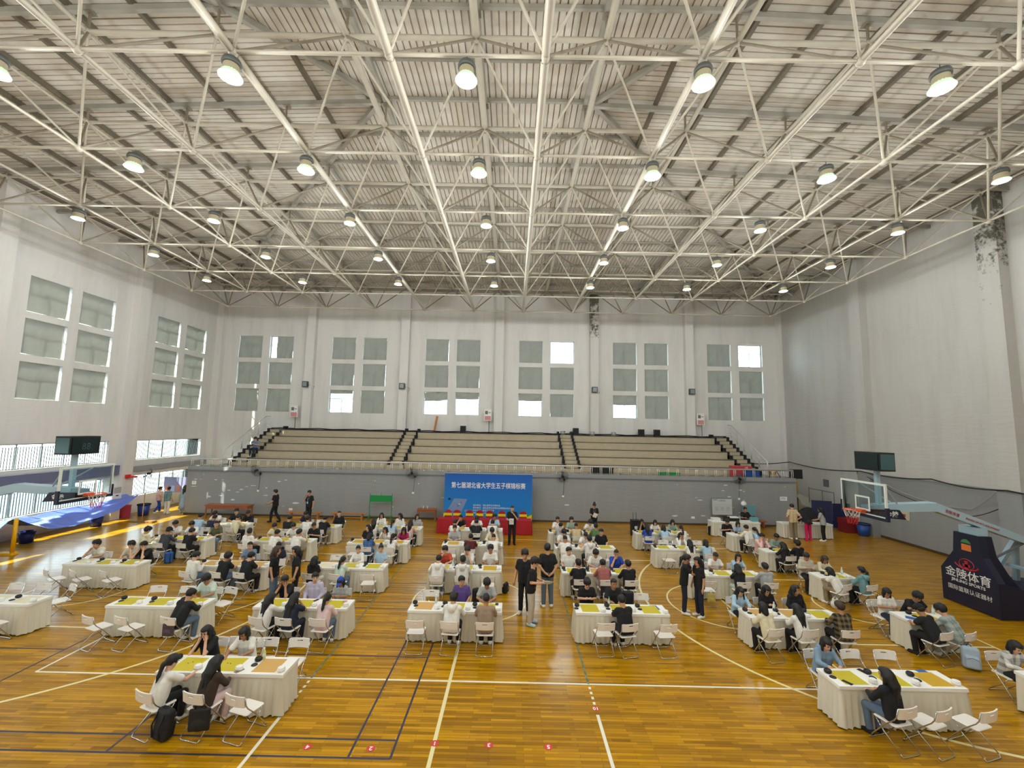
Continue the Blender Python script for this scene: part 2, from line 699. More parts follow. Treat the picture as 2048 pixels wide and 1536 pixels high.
# ---- left wall
LBAY = [14.39, 7.15, -.05, -7.2, -14.3]
lh = []
for k, yc in enumerate(LBAY):
    if k < 3:
        for c in (-1.215, 1.215):
            for z0, z1 in WZ:
                lh.append((yc + c - .95, yc + c + .95, z0, z1))
    lh.append((yc - 2.72, yc + 2.72 if k else yc + 2.6, 3.12, 4.30))
    lh.append((yc - 2.72, yc + 2.72 if k else yc + 2.6, .98, 2.22))
wall_left = wall_with_holes('wall_left', 'x', XL - .32, XL, YF - .3, YB + .3, 0, ZE + .25, lh, WALL)
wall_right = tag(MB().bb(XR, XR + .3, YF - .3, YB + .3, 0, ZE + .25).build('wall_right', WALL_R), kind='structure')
wall_front = tag(MB().bb(XL - .3, XR + .3, YF - .3, YF, 0, ZE + .25).build('wall_front', WALL), kind='structure')

# ---- pilasters
n = 0
for k in range(-3, 4):
    x = XC + k * 7.14
    w = .62
    if abs(k) == 3:
        x = x + (-.12 if k > 0 else .12)
    o = MB().bb(x - w / 2, x + w / 2, YB - .42, YB, 0 if abs(k) == 3 else 5.05, ZE + .2).build('pilaster', WALL_STAIN if k == 1 else WALL, wall_back)
for y in (10.75, 3.6, -3.55, -10.7):
    MB().bb(XL, XL + .42, y - .35, y + .35, 0, ZE).build('pilaster', WALL, wall_left)
for y, st in ((10.1, 0), (3.0, 1), (-4.1, 0), (-11.2, 0)):
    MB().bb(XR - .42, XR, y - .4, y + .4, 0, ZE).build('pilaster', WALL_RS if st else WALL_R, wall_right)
# grey dado on the right wall and grey ledge on the left wall
MB().bb(XR - .03, XR, -19.8, 10.9, 0, 3.35).build('dado', GREY, wall_right)
for y in (10.1, 3.0, -4.1, -11.2):
    MB().bb(XR - .45, XR, y - .43, y + .43, 0, 3.35).build('dado', GREY, wall_right)
MB().bb(XL, XL + .26, -19.8, 10.4, 2.40, 2.92).build('ledge', mat('slate_blue_grey_paint', '#6d7186', .7), wall_left)
MB().bb(XL, XL + .16, 11.1, 17.9, 2.45, 2.75).build('ledge', mat('ledge_grey', '#9a9a9c', .7), wall_left)
tag(MB().bb(XR - .06, XR - .03, -19.8, 17.9, 0, .12).build('baseboard_right', mat('brown_skirting', '#4b3a2a', .6)), kind='structure')

# ---- roof: hip roof of profiled sheet, ridge along x
RX0, RX1 = -3.4, 3.75


def roof_z(x, y):
    dx = min((x - XL) / (RX0 - XL), (XR - x) / (XR - RX1))
    dy = min((YB - y) / (YB - YR), (y - YF) / (YR - YF))
    t = max(0.0, min(1.0, dx, dy))
    return ZE + (ZR - ZE) * t


ceiling = tag(link('ceiling', None), kind='structure')


def slope(side):
    b = MB()
    period = .2
    prof = [(0, 0), (.008, .06), (.036, .06), (.044, 0)]
    if side in ('back', 'front'):
        lo, hi = XL - .2, XR + .2
    else:
        lo, hi = YF - .2, YB + .2
    ps = []
    k = 0
    while lo + k * period < hi:
        for o_, h in prof:
            ps.append((lo + k * period + o_, h))
        k += 1
    vs_ = []
    for p, h in ps:
        if side in ('back', 'front'):
            yb = YB if side == 'back' else YF
            t = max(0.0, min(1.0, (p - XL) / (RX0 - XL), (XR - p) / (XR - RX1)))
            ye = yb + (YR - yb) * t
            ext = .3 if side == 'back' else -.3
            vs_ += [(p, yb + ext, ZE + h), (p, ye, ZE + (ZR - ZE) * t + h)]
        else:
            xb, xe0 = (XL, RX0) if side == 'left' else (XR, RX1)
            t = max(0.0, min(1.0, (YB - p) / (YB - YR), (p - YF) / (YR - YF)))
            xe = xb + (xe0 - xb) * t
            ext = -.3 if side == 'left' else .3
            vs_ += [(xb + ext, p, ZE + h), (xe, p, ZE + (ZR - ZE) * t + h)]
    fs = [(2 * i, 2 * i + 1, 2 * i + 3, 2 * i + 2) for i in range(len(ps) - 1)]
    b.add(vs_, fs)
    b.build('roof_sheet', ROOF, ceiling)


for s in ('back', 'front', 'left', 'right'):
    slope(s)
# unseen blocking slab added above the roof so no daylight leaks through the sheet overlaps
MB().bb(XL - .6, XR + .6, YF - .6, YB + .6, ZR + .35, ZR + .45).build('daylight_block_slab', ROOF, ceiling)
SX = 3.342
NX = [XC + k * SX for k in range(-6, 7)]          # upper nodes
LX = [XC + (k + .5) * SX for k in range(-6, 6)]   # lower nodes
LYr = [-.984 + (j - 1.5) * 3.347 for j in range(-2, 7)]
UYr = [-.984 + (j - 2) * 3.347 for j in range(-1, 8)]
UYr = [y for y in UYr]
ZB, ZU = 13.35, 15.40


def bar_box(name, a, b, w, h, m, parent):
    a, b = Vector(a), Vector(b)
    d = b - a
    q = d.to_track_quat('X', 'Z').to_matrix()
    mb = MB()
    mb.box((a + b) / 2, (d.length, w, h), q)
    mb.build(name, m, parent)


def x_hip(y):
    t = max(0.0, min(1.0, (YB - y) / (YB - YR), (y - YF) / (YR - YF)))
    return XL + (RX0 - XL) * t, XR + (RX1 - XR) * t


def y_hip(x):
    t = max(0.0, min(1.0, (x - XL) / (RX0 - XL), (XR - x) / (XR - RX1)))
    return YF + (YR - YF) * t, YB + (YR - YB) * t


# main roof beams over the frame nodes
for x in NX:
    y0, y1 = y_hip(x)
    bar_box('roof_beam', (x, y1, roof_z(x, y1) - .20), (x, YB, roof_z(x, YB) - .20), .12, .16, PURLIN, ceiling)
    if y0 > -14:
        bar_box('roof_beam', (x, y0, roof_z(x, y0) - .20), (x, -14, roof_z(x, -14) - .20), .12, .16, PURLIN, ceiling)
for y in UYr:
    x0, x1 = x_hip(y)
    bar_box('roof_beam', (XL, y, ZE - .20), (x0, y, roof_z(x0, y) - .20), .12, .16, PURLIN, ceiling)
    bar_box('roof_beam', (x1, y, roof_z(x1, y) - .20), (XR, y, ZE - .20), .12, .16, PURLIN, ceiling)
# purlins under the sheets
y = YR
while y < YB:
    x0, x1 = x_hip(y)
    bar_box('purlin', (x0, y, roof_z(0, y) - .07), (x1, y, roof_z(0, y) - .07), .09, .12, PURLIN, ceiling)
    y += 1.6735
y = YR - 1.6735
while y > -14:
    x0, x1 = x_hip(y)
    bar_box('purlin', (x0, y, roof_z(0, y) - .07), (x1, y, roof_z(0, y) - .07), .09, .12, PURLIN, ceiling)
    y -= 1.6735
for s in (-1, 1):
    x = RX0 - .4 if s < 0 else RX1 + .4
    while XL < x < XR:
        y0, y1 = y_hip(x)
        y0 = max(y0, -14)
        if y1 > y0:
            bar_box('purlin', (x, y0, roof_z(x, YR) - .07), (x, y1, roof_z(x, YR) - .07), .12, .14, PURLIN_D, ceiling)
        x += s * 1.67
for hx, rx in ((XL, RX0), (XR, RX1)):
    for hy in (YB, YF):
        bar_box('hip_beam', (hx, hy, ZE - .12), (rx, YR, ZR - .12), .14, .18, PURLIN, ceiling)

# ---- space frame
frame = tag(link('ceiling_space_frame', None), kind='structure')
_bar = {}


def bar(name, a, b, r, m):
    a, b = Vector(a), Vector(b)
    d = b - a
    key = (round(d.length, 2), round(r, 3), m.name)
    if key not in _bar:
        mb = MB()
        e = .10
        L = d.length
        mb.cyl((0, 0, 0), (0, 0, e), r * .45, 7, r * .95, False)
        mb.cyl((0, 0, e), (0, 0, L - e), r, 8, None, False)
        mb.cyl((0, 0, L - e), (0, 0, L), r * .95, 7, r * .45, False)
        _bar[key] = mb.mesh(name, m, True)
    o = link(name, _bar[key], frame, a)
    o.rotation_mode = 'QUATERNION'
    o.rotation_quaternion = d.to_track_quat('Z', 'Y')
    return o


def thick(x):
    return max(0.042, 0.098 - 0.0045 * max(0, abs(x) - 2) ** 1.1)


UYs = [-.984 + (j - 2) * 3.347 for j in range(-1, 8)]    # upper rows: -11.0 .. 15.75
LYs = [-.984 + (j - 1.5) * 3.347 for j in range(-1, 7)]  # lower rows: -9.35 .. 14.08
for y in LYs:
    for i in range(11):
        bar('lower_chord', (LX[i], y, ZB), (LX[i + 1], y, ZB), .042, STEEL_W)
for x in LX:
    for j in range(len(LYs) - 1):
        bar('lower_chord', (x, LYs[j], ZB), (x, LYs[j + 1], ZB), thick(x - XC), STEEL_W)
for y in UYs:
    for i in range(12):
        bar('upper_chord', (NX[i], y, ZU), (NX[i + 1], y, ZU), .07 if abs(NX[i]) < 12 else .05, STEEL_W)
for x in NX:
    for j in range(len(UYs) - 1):
        bar('upper_chord', (x, UYs[j], ZU), (x, UYs[j + 1], ZU), thick(x - XC) * 1.02, STEEL_W)
webs = []
for j, y in enumerate(LYs):
    for i, x in enumerate(LX):
        for a in (0, 1):
            for b in (0, 1):
                webs.append(((x, y, ZB), (NX[i + a], UYs[j + b], ZU), a, b))
webs.sort(key=lambda w: (w[0][1] + 12) ** 2 + (w[0][0] * .6) ** 2)
webs = [w for w in webs if w[0][1] > -7] + [w for w in webs if w[0][1] <= -7]
rest = MB()
for k, (p, q, a, b) in enumerate(webs):
    m = STEEL_W if b == 0 else STEEL_D
    if k < 300:
        bar('web_bar', p, q, .034, m)
    else:
        rest.cyl(p, q, .034, 6, None, False)
ro = rest.build('web_bar', STEEL_D, frame, True)
ro['kind'] = 'stuff'
_ball = MB().sphere((0, 0, 0), .105, 10, 6).mesh('node_ball', STEEL_W, True)
for y in LYs:
    for x in LX:
        link('node_ball', _ball, frame, (x, y, ZB))
_post = MB().cyl((0, 0, 0), (0, 0, .42), .035, 6).box((0, 0, .42), (.2, .2, .015)).mesh('roof_post', STEEL_D)
for y in UYs:
    for x in NX:
        link('node_ball', _ball, frame, (x, y, ZU))
        h = roof_z(x, y) - .30 - ZU
        link('roof_post', _post, frame, (x, y, ZU), scale=(1, 1, max(.3, h / .42)))

# ---- windows and curtains
_wf = {}


def window_frame_mesh(w, h):
    key = (round(w, 2), round(h, 2))
    if key not in _wf:
        b = MB()
        t = .045
        b.bb(-w / 2, w / 2, -.03, .03, 0, t).bb(-w / 2, w / 2, -.03, .03, h - t, h)
        b.bb(-w / 2, -w / 2 + t, -.03, .03, t, h - t).bb(w / 2 - t, w / 2, -.03, .03, t, h - t)
        b.bb(-w / 2 + t, w / 2 - t, -.03, .03, h * .60, h * .60 + t)
        b.bb(-.022, .022, -.03, .03, t, h * .60)
        p = MB()
        p.bb(-w / 2 + .03, w / 2 - .03, -.004, .004, .03, h - .03)
        _wf[key] = (b.mesh('window_frame', ALU), p.mesh('pane', GLASS))
    return _wf[key]


_cur = {}


def curtain_mesh(w, h, seed):
    key = (round(w, 2), round(h, 2), seed)
    if key not in _cur:
        rnd = random.Random(seed)
        ph = [rnd.uniform(0, 6) for _ in range(6)]
        am = rnd.uniform(.018, .035)
        sk = rnd.uniform(-.03, .03)

        def fn(u, v):
            x = (u - .5) * w + sk * (1 - v) * (1 if u < .5 else -1)
            z = v * h - h + .02 * math.sin(PI * u) * (v - 1)
            fold = math.exp(-((u - .5) / .05) ** 2) * .05 * (1 - v * .6)
            y = am * math.sin(9 * u + ph[0] + 2 * v) * (1 - v * .5) + .02 * math.sin(5 * v + ph[1] + 7 * u) + .012 * math.sin(17 * u + ph[2] - 9 * v) + fold
            return (x, y - .03, z)
        b = MB().grid(fn, 26, 18)
        _cur[key] = b.mesh('curtain', CURTAIN, True)
    return _cur[key]


ROWN = ['top', 'middle', 'bottom']
wn = 0
ROLLED = {(1, 0, 2): .16, (2, 0, 2): .38, (2, 1, 2): .30, (3, 0, 2): .32, (4, 0, 2): .42}
OPEN = {(3, 1, 0), (5, 1, 0)}
for b in range(6):
    for c in (0, 1):
        cx = BAYS[b] + (c - .5) * 2.382
        for r, (z0, z1) in enumerate(WZ):
            wn += 1
            wf, pn = window_frame_mesh(WW, z1 - z0)
            w = tag(link('window_%d' % wn, wf, None, (cx, YB + .24, z0)), kind='structure')
            link('pane', pn, w)
            if (b, c, r) in OPEN:
                continue
            h = (z1 - z0) * .985
            key = (b, c, r)
            if key in ROLLED:
                h *= ROLLED[key]
            wid = WW - .05
            off = 0
            if key == (0, 1, 0):
                wid, off = WW * .72, WW * .13
            if b in (4, 5):
                off -= .03
            o = link('curtain', curtain_mesh(wid, h, (b * 7 + c * 3 + r) % 5), None, (cx + off, YB + .12, z1 - .01))
            if key == (2, 0, 2):
                o.rotation_euler = (0, math.radians(-4), 0)
            state = 'half rolled up' if key in ROLLED else ('pulled aside' if key == (0, 1, 0) else 'hanging closed')
            tag(o, 'grey curtain %s, back wall %s window row, %s window from left' % (state, ROWN[r], ORD[b * 2 + c]), 'curtain', 'curtains on the back wall windows')
lc = 0
for k, yc in enumerate(LBAY[:3]):
    for ci, c in enumerate((1.215, -1.215)):
        for r, (z0, z1) in enumerate(WZ):
            wn += 1
            wf, pn = window_frame_mesh(1.9, z1 - z0)
            w = tag(link('window_%d' % wn, wf, None, (XL - .24, yc + c, z0), (0, 0, PI / 2)), kind='structure')
            link('pane', pn, w)
            o = link('curtain', curtain_mesh(1.78, (z1 - z0) * .975, (k * 3 + r + ci) % 5), None, (XL - .10, yc + c - .03, z1 - .01), (0, 0, PI / 2))
            tag(o, 'grey curtain with lit edges, left wall %s row, %s window from corner' % (ROWN[r], ORD[k * 2 + ci]), 'curtain', 'curtains on the side wall windows')
for k, yc in enumerate(LBAY):
    for z0, z1 in ((3.12, 4.30), (.98, 2.22)):
        wn += 1
        w = tag(link('window_%d' % wn, None, None, (XL - .2, yc - .04, z0), (0, 0, PI / 2)), kind='structure')
        wl = 5.42
        h = z1 - z0
        f = MB()
        f.bb(-wl / 2, wl / 2, -.03, .03, 0, .05).bb(-wl / 2, wl / 2, -.03, .03, h - .05, h)
        for i in range(6):
            x = -wl / 2 + i * wl / 5
            x = min(max(x, -wl / 2 + .03), wl / 2 - .03)
            f.bb(x - .03, x + .03, -.03, .03, .05, h - .05)
        f.build('window_frame', ALU, w)
        MB().bb(-wl / 2 + .03, wl / 2 - .03, -.004, .004, .03, h - .03).build('pane', GLASS, w)
        if k < 2:
            bm_ = MB().cyl((0, 0, .02), (0, 0, h - .16), .017, 6).mesh('grille_bar', mat('grey_grille_steel', '#5f6668', .6))
            for i in range(1, 46):
                link('grille_bar', bm_, w, (-wl / 2 + i * wl / 46, -.12, 0))
        else:
            g_ = MB()
            for i in range(1, 46):
                g_.cyl((-wl / 2 + i * wl / 46, -.12, .02), (-wl / 2 + i * wl / 46, -.12, h - .16), .011, 4)
            g_.build('grille', ALU, w)
        for z in (.04, h - .16):
            MB().cyl((-wl / 2, -.12, z), (wl / 2, -.12, z), .014, 6).build('grille_rail', ALU, w)

# ---- building seen through the back windows
bl = thing('apartment_building', 'pale distant building seen through the half open back windows', 'building', (0, 52, 0))
BW = mat('pale_facade', '#D8DEE4', .8)
MB().bb(-34, 34, 0, 8, 0, 9.6).build('wall', BW, bl)
MB().bb(-34.3, 34.3, -.4, 8, 9.6, 10.0).build('roof', BW, bl)
wp = MB().bb(-1.1, 1.1, -.06, .02, 0, 1.5).mesh('window', mat('blue_grey_pane', '#8FA6BC', .2))
for i in range(15):
    for z in (5.2, 7.7):
        link('window', wp, bl, (-30 + i * 4.3, 0, z))
tag(MB().bb(-120, 120, YB + 1, 120, -.4, -.2).build('ground', mat('outdoor_paving', '#a8a89c', .9)), kind='structure')
tag(MB().bb(-120, XL - .4, -80, YB + 1, -.4, -.2).build('ground_side', mat('outdoor_side_paving', '#43555A', .9)), kind='structure')

# ================================================================== the stands
wall_stand = tag(MB().bb(-18.2, 18.2, 11.75, 11.95, 0, 2.82).build('wall_stand', GREY), kind='structure')
MB().bb(-18.2, 18.2, 11.70, 11.75, 2.56, 2.62).build('conduit', mat('grey_conduit', '#76797b', .6), wall_stand)
MB().bb(-18.2, 18.2, 11.95, 13.2, 2.70, 2.82).build('walkway_slab', BEIGE_T, wall_stand)
MB().bb(-18.2, -18.0, 11.95, 17.9, 0, 2.7).build('side_panel', GREY, wall_stand)
MB().bb(18.0, 18.2, 11.95, 17.9, 0, 2.7).build('side_panel', GREY, wall_stand)
MB().bb(-18.2, 18.2, 11.70, 11.745, 0, .10).build('skirting', mat('brown_skirting', '#4b3a2a', .6), wall_stand)
# peeled paint patches
PEEL = mat('peeled_white_paint', '#D8DADC', .8)
for i in range(46):
    x = random.choice([random.uniform(-18, -12), random.uniform(-18, 18), random.uniform(12, 16)])
    z = random.uniform(.5, 2.4)
    n_ = random.randint(5, 8)
    rx, rz = random.uniform(.04, .22), random.uniform(.015, .06)
    pl = [(x + rx * math.cos(2 * PI * k / n_) * random.uniform(.6, 1), z + rz * math.sin(2 * PI * k / n_) * random.uniform(.6, 1)) for k in range(n_)]
    MB().prism(pl, 'y', 11.748, 11.751).build('peeled_patch', PEEL, wall_stand)
for x, z, w, h in ((-16.9, 1.15, .12, .5), (-13.4, 1.2, .35, .05), (-11.6, .78, .5, .12)):
    pl = [(x + w * math.cos(2 * PI * k / 8) * random.uniform(.7, 1) * .5, z + h * math.sin(2 * PI * k / 8) * random.uniform(.7, 1) * .5) for k in range(8)]
    MB().prism(pl, 'y', 11.747, 11.751).build('peeled_patch', PEEL, wall_stand)

stairs = [(-16.4, -15.45), (-6.65, -5.6), (4.5, 5.6), (15.75, 16.7)]
stand = tag(link('terrace_stand', None), 'beige tiled spectator terrace with four stair aisles', 'stand')
segs = [(-15.45, -6.65), (-5.6, 4.5), (5.6, 15.75)]
NOSE = mat('dark_tier_joint', '#4a4238', .6)
for k in range(5):
    yk = 13.2 + .9 * k
    z = 3.25 + .45 * k
    for x0, x1 in segs:
        y1 = yk + .9 if k < 4 else YB - .02
        MB().bb(x0, x1, yk, y1, 2.7, z).build('tier', BEIGE, stand)
        MB().bb(x0, x1, yk - .025, yk + .02, z - .035, z + .005).build('tier_edge', NOSE, stand)
        MB().bb(x0 + .001, x1 - .001, yk - .004, y1, z + .0, z + .006).build('tread', BEIGE_T, stand)
        for xx, sgn in ((x0, 1), (x1, -1)):
            MB().bb(min(xx, xx - sgn * .14), max(xx, xx - sgn * .14), yk - .04, yk + .47, z - .47, z + .02).build('stair_kerb', BLACKM, stand)
            MB().bb(min(xx, xx - sgn * .14), max(xx, xx - sgn * .14), yk + .43, yk + .9, z - .22, z + .24).build('stair_kerb', BLACKM, stand)
for i, (x0, x1) in enumerate(stairs):
    for k in range(10):
        yk = 12.95 + .45 * k
        z = 3.04 + .225 * k
        MB().bb(x0, x1, yk, yk + .46, 2.7, z).build('step', BEIGE, stand)
        MB().bb(x0, x1, yk - .012, yk + .02, z - .02, z + .004).build('step_edge', NOSE, stand)
        if i in (0, 3):
            xa, xb = (x0 - .2, x0) if i == 0 else (x1, x1 + .2)
            MB().bb(xa, xb, yk - .02, yk + .45, 2.7, z + .06).build('stair_kerb', BLACKM, stand)
MB().bb(-16.4, 16.7, 17.4, YB, 5.05, 5.10).build('top_ledge', BLACKM, stand)

# railing on the stand edge
RAILM = mat('brushed_rail_steel', '#DAD8D0', .3, metal=.25)
rail = tag(link('railing', None), 'low stainless railing along the grey stand wall', 'railing')
MB().cyl((-18.1, 11.85, 3.27), (18.1, 11.85, 3.27), .045, 8).build('top_rail', RAILM, rail, True)
MB().cyl((-18.1, 11.85, 2.86), (18.1, 11.85, 2.86), .015, 6).build('bottom_rail', CHROME, rail, True)
pm = MB().cyl((0, 0, 0), (0, 0, .45), .022, 6).mesh('baluster', RAILM, True)
for i in range(64):
    for d in (-.05, .05):
        x = -18.05 + i * .573
        link('baluster', pm, rail, (x + d, 11.85, 2.82))


def stair_rail(label, x, sgn, thin):
    r = tag(link('stair_railing', None), label, 'railing')
    p0, p1 = Vector((x, 12.6, 2.82)), Vector((x, 17.0, 5.05))
    H = .95
    MB().tube([p0 + Vector((0, 0, .55)), p0 + Vector((0, .15, H)), p1 + Vector((0, 0, H)), p1 + Vector((0, .45, H))], .03, 8).build('handrail', RAILM, r, True)
    for k in range(6):
        p = p0.lerp(p1, k / 5)
        MB().cyl(p, p + Vector((0, 0, H)), .022, 6).build('post', RAILM, r, True)
        if 0 < k < 5:
            p = p + Vector((0, .09, .045))
            MB().cyl(p, p + Vector((0, 0, H)), .022, 6).build('post', RAILM, r, True)
    for h in (.2, .38, .56, .74):
        MB().cyl(p0 + Vector((0, 0, h)), p1 + Vector((0, 0, h)), .01, 5).build('bar', RAILM, r, True)
        MB().cyl(p1 + Vector((0, 0, h)), p1 + Vector((0, .45, h)), .01, 5).build('bar', RAILM, r, True)


stair_rail('stainless stair railing climbing to the sunlit corner window', -16.75, -1, False)
stair_rail('stainless stair railing above the red and blue boxes', 17.05, 1, False)

# ================================================================== lamps
LBODY = mat('beige_lamp_drum', '#A89C7E', .5)
LTOP = mat('dark_lamp_driver', '#5b5f5c', .5, metal=.3)
LGLOW = mat('glowing_lamp_disc', '#FFFFFF', .4, emit='#FFFDF2', estr=9.0)
LSHADE = mat('lit_prismatic_shade', '#8C9A86', .4, emit='#D2F2C6', estr=.62)
m_top = MB().lathe([(.05, .30), (.17, .30), (.19, .24), (.19, .19), (.16, .17)], 18).mesh('driver_box', LTOP, True)
m_drum = MB().lathe([(.155, .19), (.16, .06), (.185, .0)], 18, caps=False).mesh('drum', LBODY, True)
m_disc = MB().lathe([(.0, .015), (.15, .015), (.15, .02), (.0, .02)], 18, caps=False).mesh('lit_disc', LGLOW)
m_shade = MB().lathe([(.185, .0), (.20, -.035), (.195, -.035), (.18, .0)], 18, caps=False).mesh('shade_rim', LSHADE, True)
m_shade2 = MB().lathe([(.17, .03), (.235, -.085), (.23, -.09), (.16, .03)], 22, caps=False).mesh('shade', LSHADE, True)
m_hook = MB().tube([(-.08, 0, .28), (-.06, 0, .37), (0, 0, .40), (.06, 0, .37), (.08, 0, .28)], .008, 5).cyl((0, 0, .40), (0, 0, .47), .012, 5).mesh('hook', LTOP)
glow_ld = bpy.data.lights.new('lamp_glow', 'POINT')
glow_ld.energy = LAMP_GLOW
glow_ld.shadow_soft_size = .16
glow_ld.color = (.93, .98, 1.0)
RN = ['nearest', 'second', 'third', 'fourth', 'farthest']
for j in range(5):
    y = -.984 + (j - 1.5) * 3.347
    for i in range(-3, 4):
        x = XC + i * 5.013
        if j == 0 and abs(i) == 3:
            continue
        if j == 1 and i == -3:
            continue
        near = j < 2
        o = thing('high_bay_lamp', 'round high bay lamp, %s lamp row, %s of seven across' % (RN[j], ORD[i + 3]), 'lamp', (x, y, ZB - .50), 0, 'high bay lamps under the space frame')
        link('driver_box', m_top, o)
        link('drum', m_drum, o)
        link('lit_disc', m_disc, o)
        link('shade', m_shade2 if near and abs(i) < 3 else m_shade, o)
        link('hook', m_hook, o)
        link('lamp_glow', glow_ld, o, (0, 0, -.30))
for y in (-9.35, -12.7, -16.0):
    for i in range(-3, 4):
        x = XC + i * 5.013
        o = thing('high_bay_lamp', 'round high bay lamp above the viewer, %s row overhead, %s of seven across' % ({-9.35: 'front', -12.7: 'middle', -16.0: 'rear'}[y], ORD[i + 3]), 'lamp', (x, y, ZB - .50), 0, 'high bay lamps above the viewer')
        link('driver_box', m_top, o)
        link('drum', m_drum, o)
        link('lit_disc', m_disc, o)
        link('shade', m_shade, o)
        link('lamp_glow', glow_ld, o, (0, 0, -.30))
# ================================================================== things along the walls
BLUE = mat('banner_blue', '#0E6FC0', .5)


def banner_material():
    m = bpy.data.materials.new('banner_blue_print')
    m.use_nodes = True
    nt = m.node_tree
    b = nt.nodes['Principled BSDF']
    b.inputs['Roughness'].default_value = .5
    tc = nt.nodes.new('ShaderNodeTexCoord')
    sp = nt.nodes.new('ShaderNodeSeparateXYZ')
    nt.links.new(tc.outputs['Object'], sp.inputs['Vector'])
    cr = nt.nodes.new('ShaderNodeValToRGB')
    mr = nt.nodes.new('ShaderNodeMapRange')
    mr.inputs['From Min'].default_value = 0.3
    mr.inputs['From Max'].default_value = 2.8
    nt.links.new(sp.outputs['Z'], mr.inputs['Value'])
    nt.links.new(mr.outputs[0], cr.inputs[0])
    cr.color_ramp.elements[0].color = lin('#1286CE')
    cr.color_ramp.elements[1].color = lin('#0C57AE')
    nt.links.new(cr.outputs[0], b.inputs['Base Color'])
    return m


bn = thing('backdrop_banner', 'blue tournament backdrop with white Chinese title behind red table', 'banner', (-.1, 10.9, 0))
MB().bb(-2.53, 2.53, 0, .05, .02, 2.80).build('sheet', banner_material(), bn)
MB().bb(-2.55, 2.55, -.02, .07, 2.80, 2.83).build('top_rail', ALU, bn)
for x in (-2.4, 0, 2.4):
    MB().bb(x - .03, x + .03, .05, .10, 0, 2.8).bb(x - .03, x + .03, .05, .75, 0, .04).build('stand_post', ALU, bn)
TXT = mat('banner_white_print', '#F4F2EE', .5)
text('lettering', '第七届湖北省大学生五子棋锦标赛', .36, TXT, bn, (.0, -.006, 2.12), (PI / 2, 0, 0), bold=.003, ext=.003, sx=.795)
for k, s in enumerate(('主办单位：湖北省学生体育协会', '承办单位：湖北省学生体育协会棋牌运动分会', '协办单位：武汉工程大学', '2025年9月14-17日')):
    text('lettering', s, .112, TXT, bn, (-.86, -.006, 1.02 - k * .145), (PI / 2, 0, 0), align='LEFT', ext=.002)
BG = mat('banner_board_print', '#7D8FB4', .5)
MB().prism([(-2.33, .70), (-1.5, .64), (-1.2, 1.36), (-1.95, 1.38)], 'y', -.008, -.002).build('board_print', BG, bn)
for x, z, r, m in ((-1.72, 1.06, .025, BLACK), (-1.66, .99, .025, BLACK), (-1.74, .96, .025, BLACK), (-1.55, 1.17, .025, BLACK), (-1.68, 1.08, .025, WHITE), (-1.62, 1.04, .025, WHITE)):
    MB().prism([(x + r * math.cos(t * PI / 5), z + r * math.sin(t * PI / 5)) for t in range(10)], 'y', -.012, -.008).build('stone_print', m, bn)
MB().prism([(-2.22 + .08 * math.cos(t * PI / 8), 1.35 + .06 * math.sin(t * PI / 8)) for t in range(16)], 'y', -.008, -.002).build('bowl_print', BLACK, bn)
MB().prism([(-1.25 + .1 * math.cos(t * PI / 8), .70 + .08 * math.sin(t * PI / 8)) for t in range(16)], 'y', -.008, -.002).build('bowl_print', BG, bn)
YEL = mat('banner_yellow_print', '#E8D21E', .5)
GRN = mat('banner_green_print', '#3FA13A', .5)
for s in (-1, 1):
    MB().prism([(s * 2.53, .0), (s * 2.1, .0), (s * 2.1, .35), (s * 2.53, .55)], 'y', -.007, -.002).build('corner_print', YEL, bn)
    MB().prism([(s * 2.53, .55), (s * 2.05, .33), (s * 2.05, .36), (s * 2.53, .64)], 'y', -.007, -.002).build('corner_print', GRN, bn)

# ---- red head table and eight covered chairs
RED = mat('red_velvet', '#A8121F', .75, noise=.05)
ht = thing('head_table', 'long head table under a red pleated cloth', 'table', (-.13, 8.72, 0))


def pleated_skirt(w, d, h, top, amp=.022, step=.05, zlow=.02, seed=1, flare=.04):
    """vertical pleated skirt around a w x d table, hanging from z=top to zlow"""
    rnd = random.Random(seed)
    per = []
    nx_, ny_ = int(w / step), int(d / step)
    for i in range(nx_):
        per.append((-w / 2 + i * w / nx_, -d / 2, 0, -1))
    for i in range(ny_):
        per.append((w / 2, -d / 2 + i * d / ny_, 1, 0))
    for i in range(nx_):
        per.append((w / 2 - i * w / nx_, d / 2, 0, 1))
    for i in range(ny_):
        per.append((-w / 2, d / 2 - i * d / ny_, -1, 0))
    n_ = len(per)
    ph = [rnd.uniform(-.6, .6) for _ in range(n_)]
    rows = [(top, 0.0, 0.0), (top - .07, .12, .05), (top * .72, .75, .35), (top * .4, 1.0, .7), (zlow, 1.15, 1.0)]
    vs_ = []
    for z, a, fl in rows:
        for i, (x, y, nx2, ny2) in enumerate(per):
            big = math.sin(i * .41 + seed) * .5
            o_ = amp * a * (math.sin(i * 1.9 + ph[i]) + big) + flare * fl
            vs_.append((x + nx2 * o_, y + ny2 * o_, z + (.012 * math.sin(i * .9 + seed) if z == zlow else 0)))
    fs = []
    for r in range(len(rows) - 1):
        for i in range(n_):
            j = (i + 1) % n_
            fs.append((r * n_ + j, r * n_ + i, (r + 1) * n_ + i, (r + 1) * n_ + j))
    b = MB()
    b.add(vs_, fs)
    return b


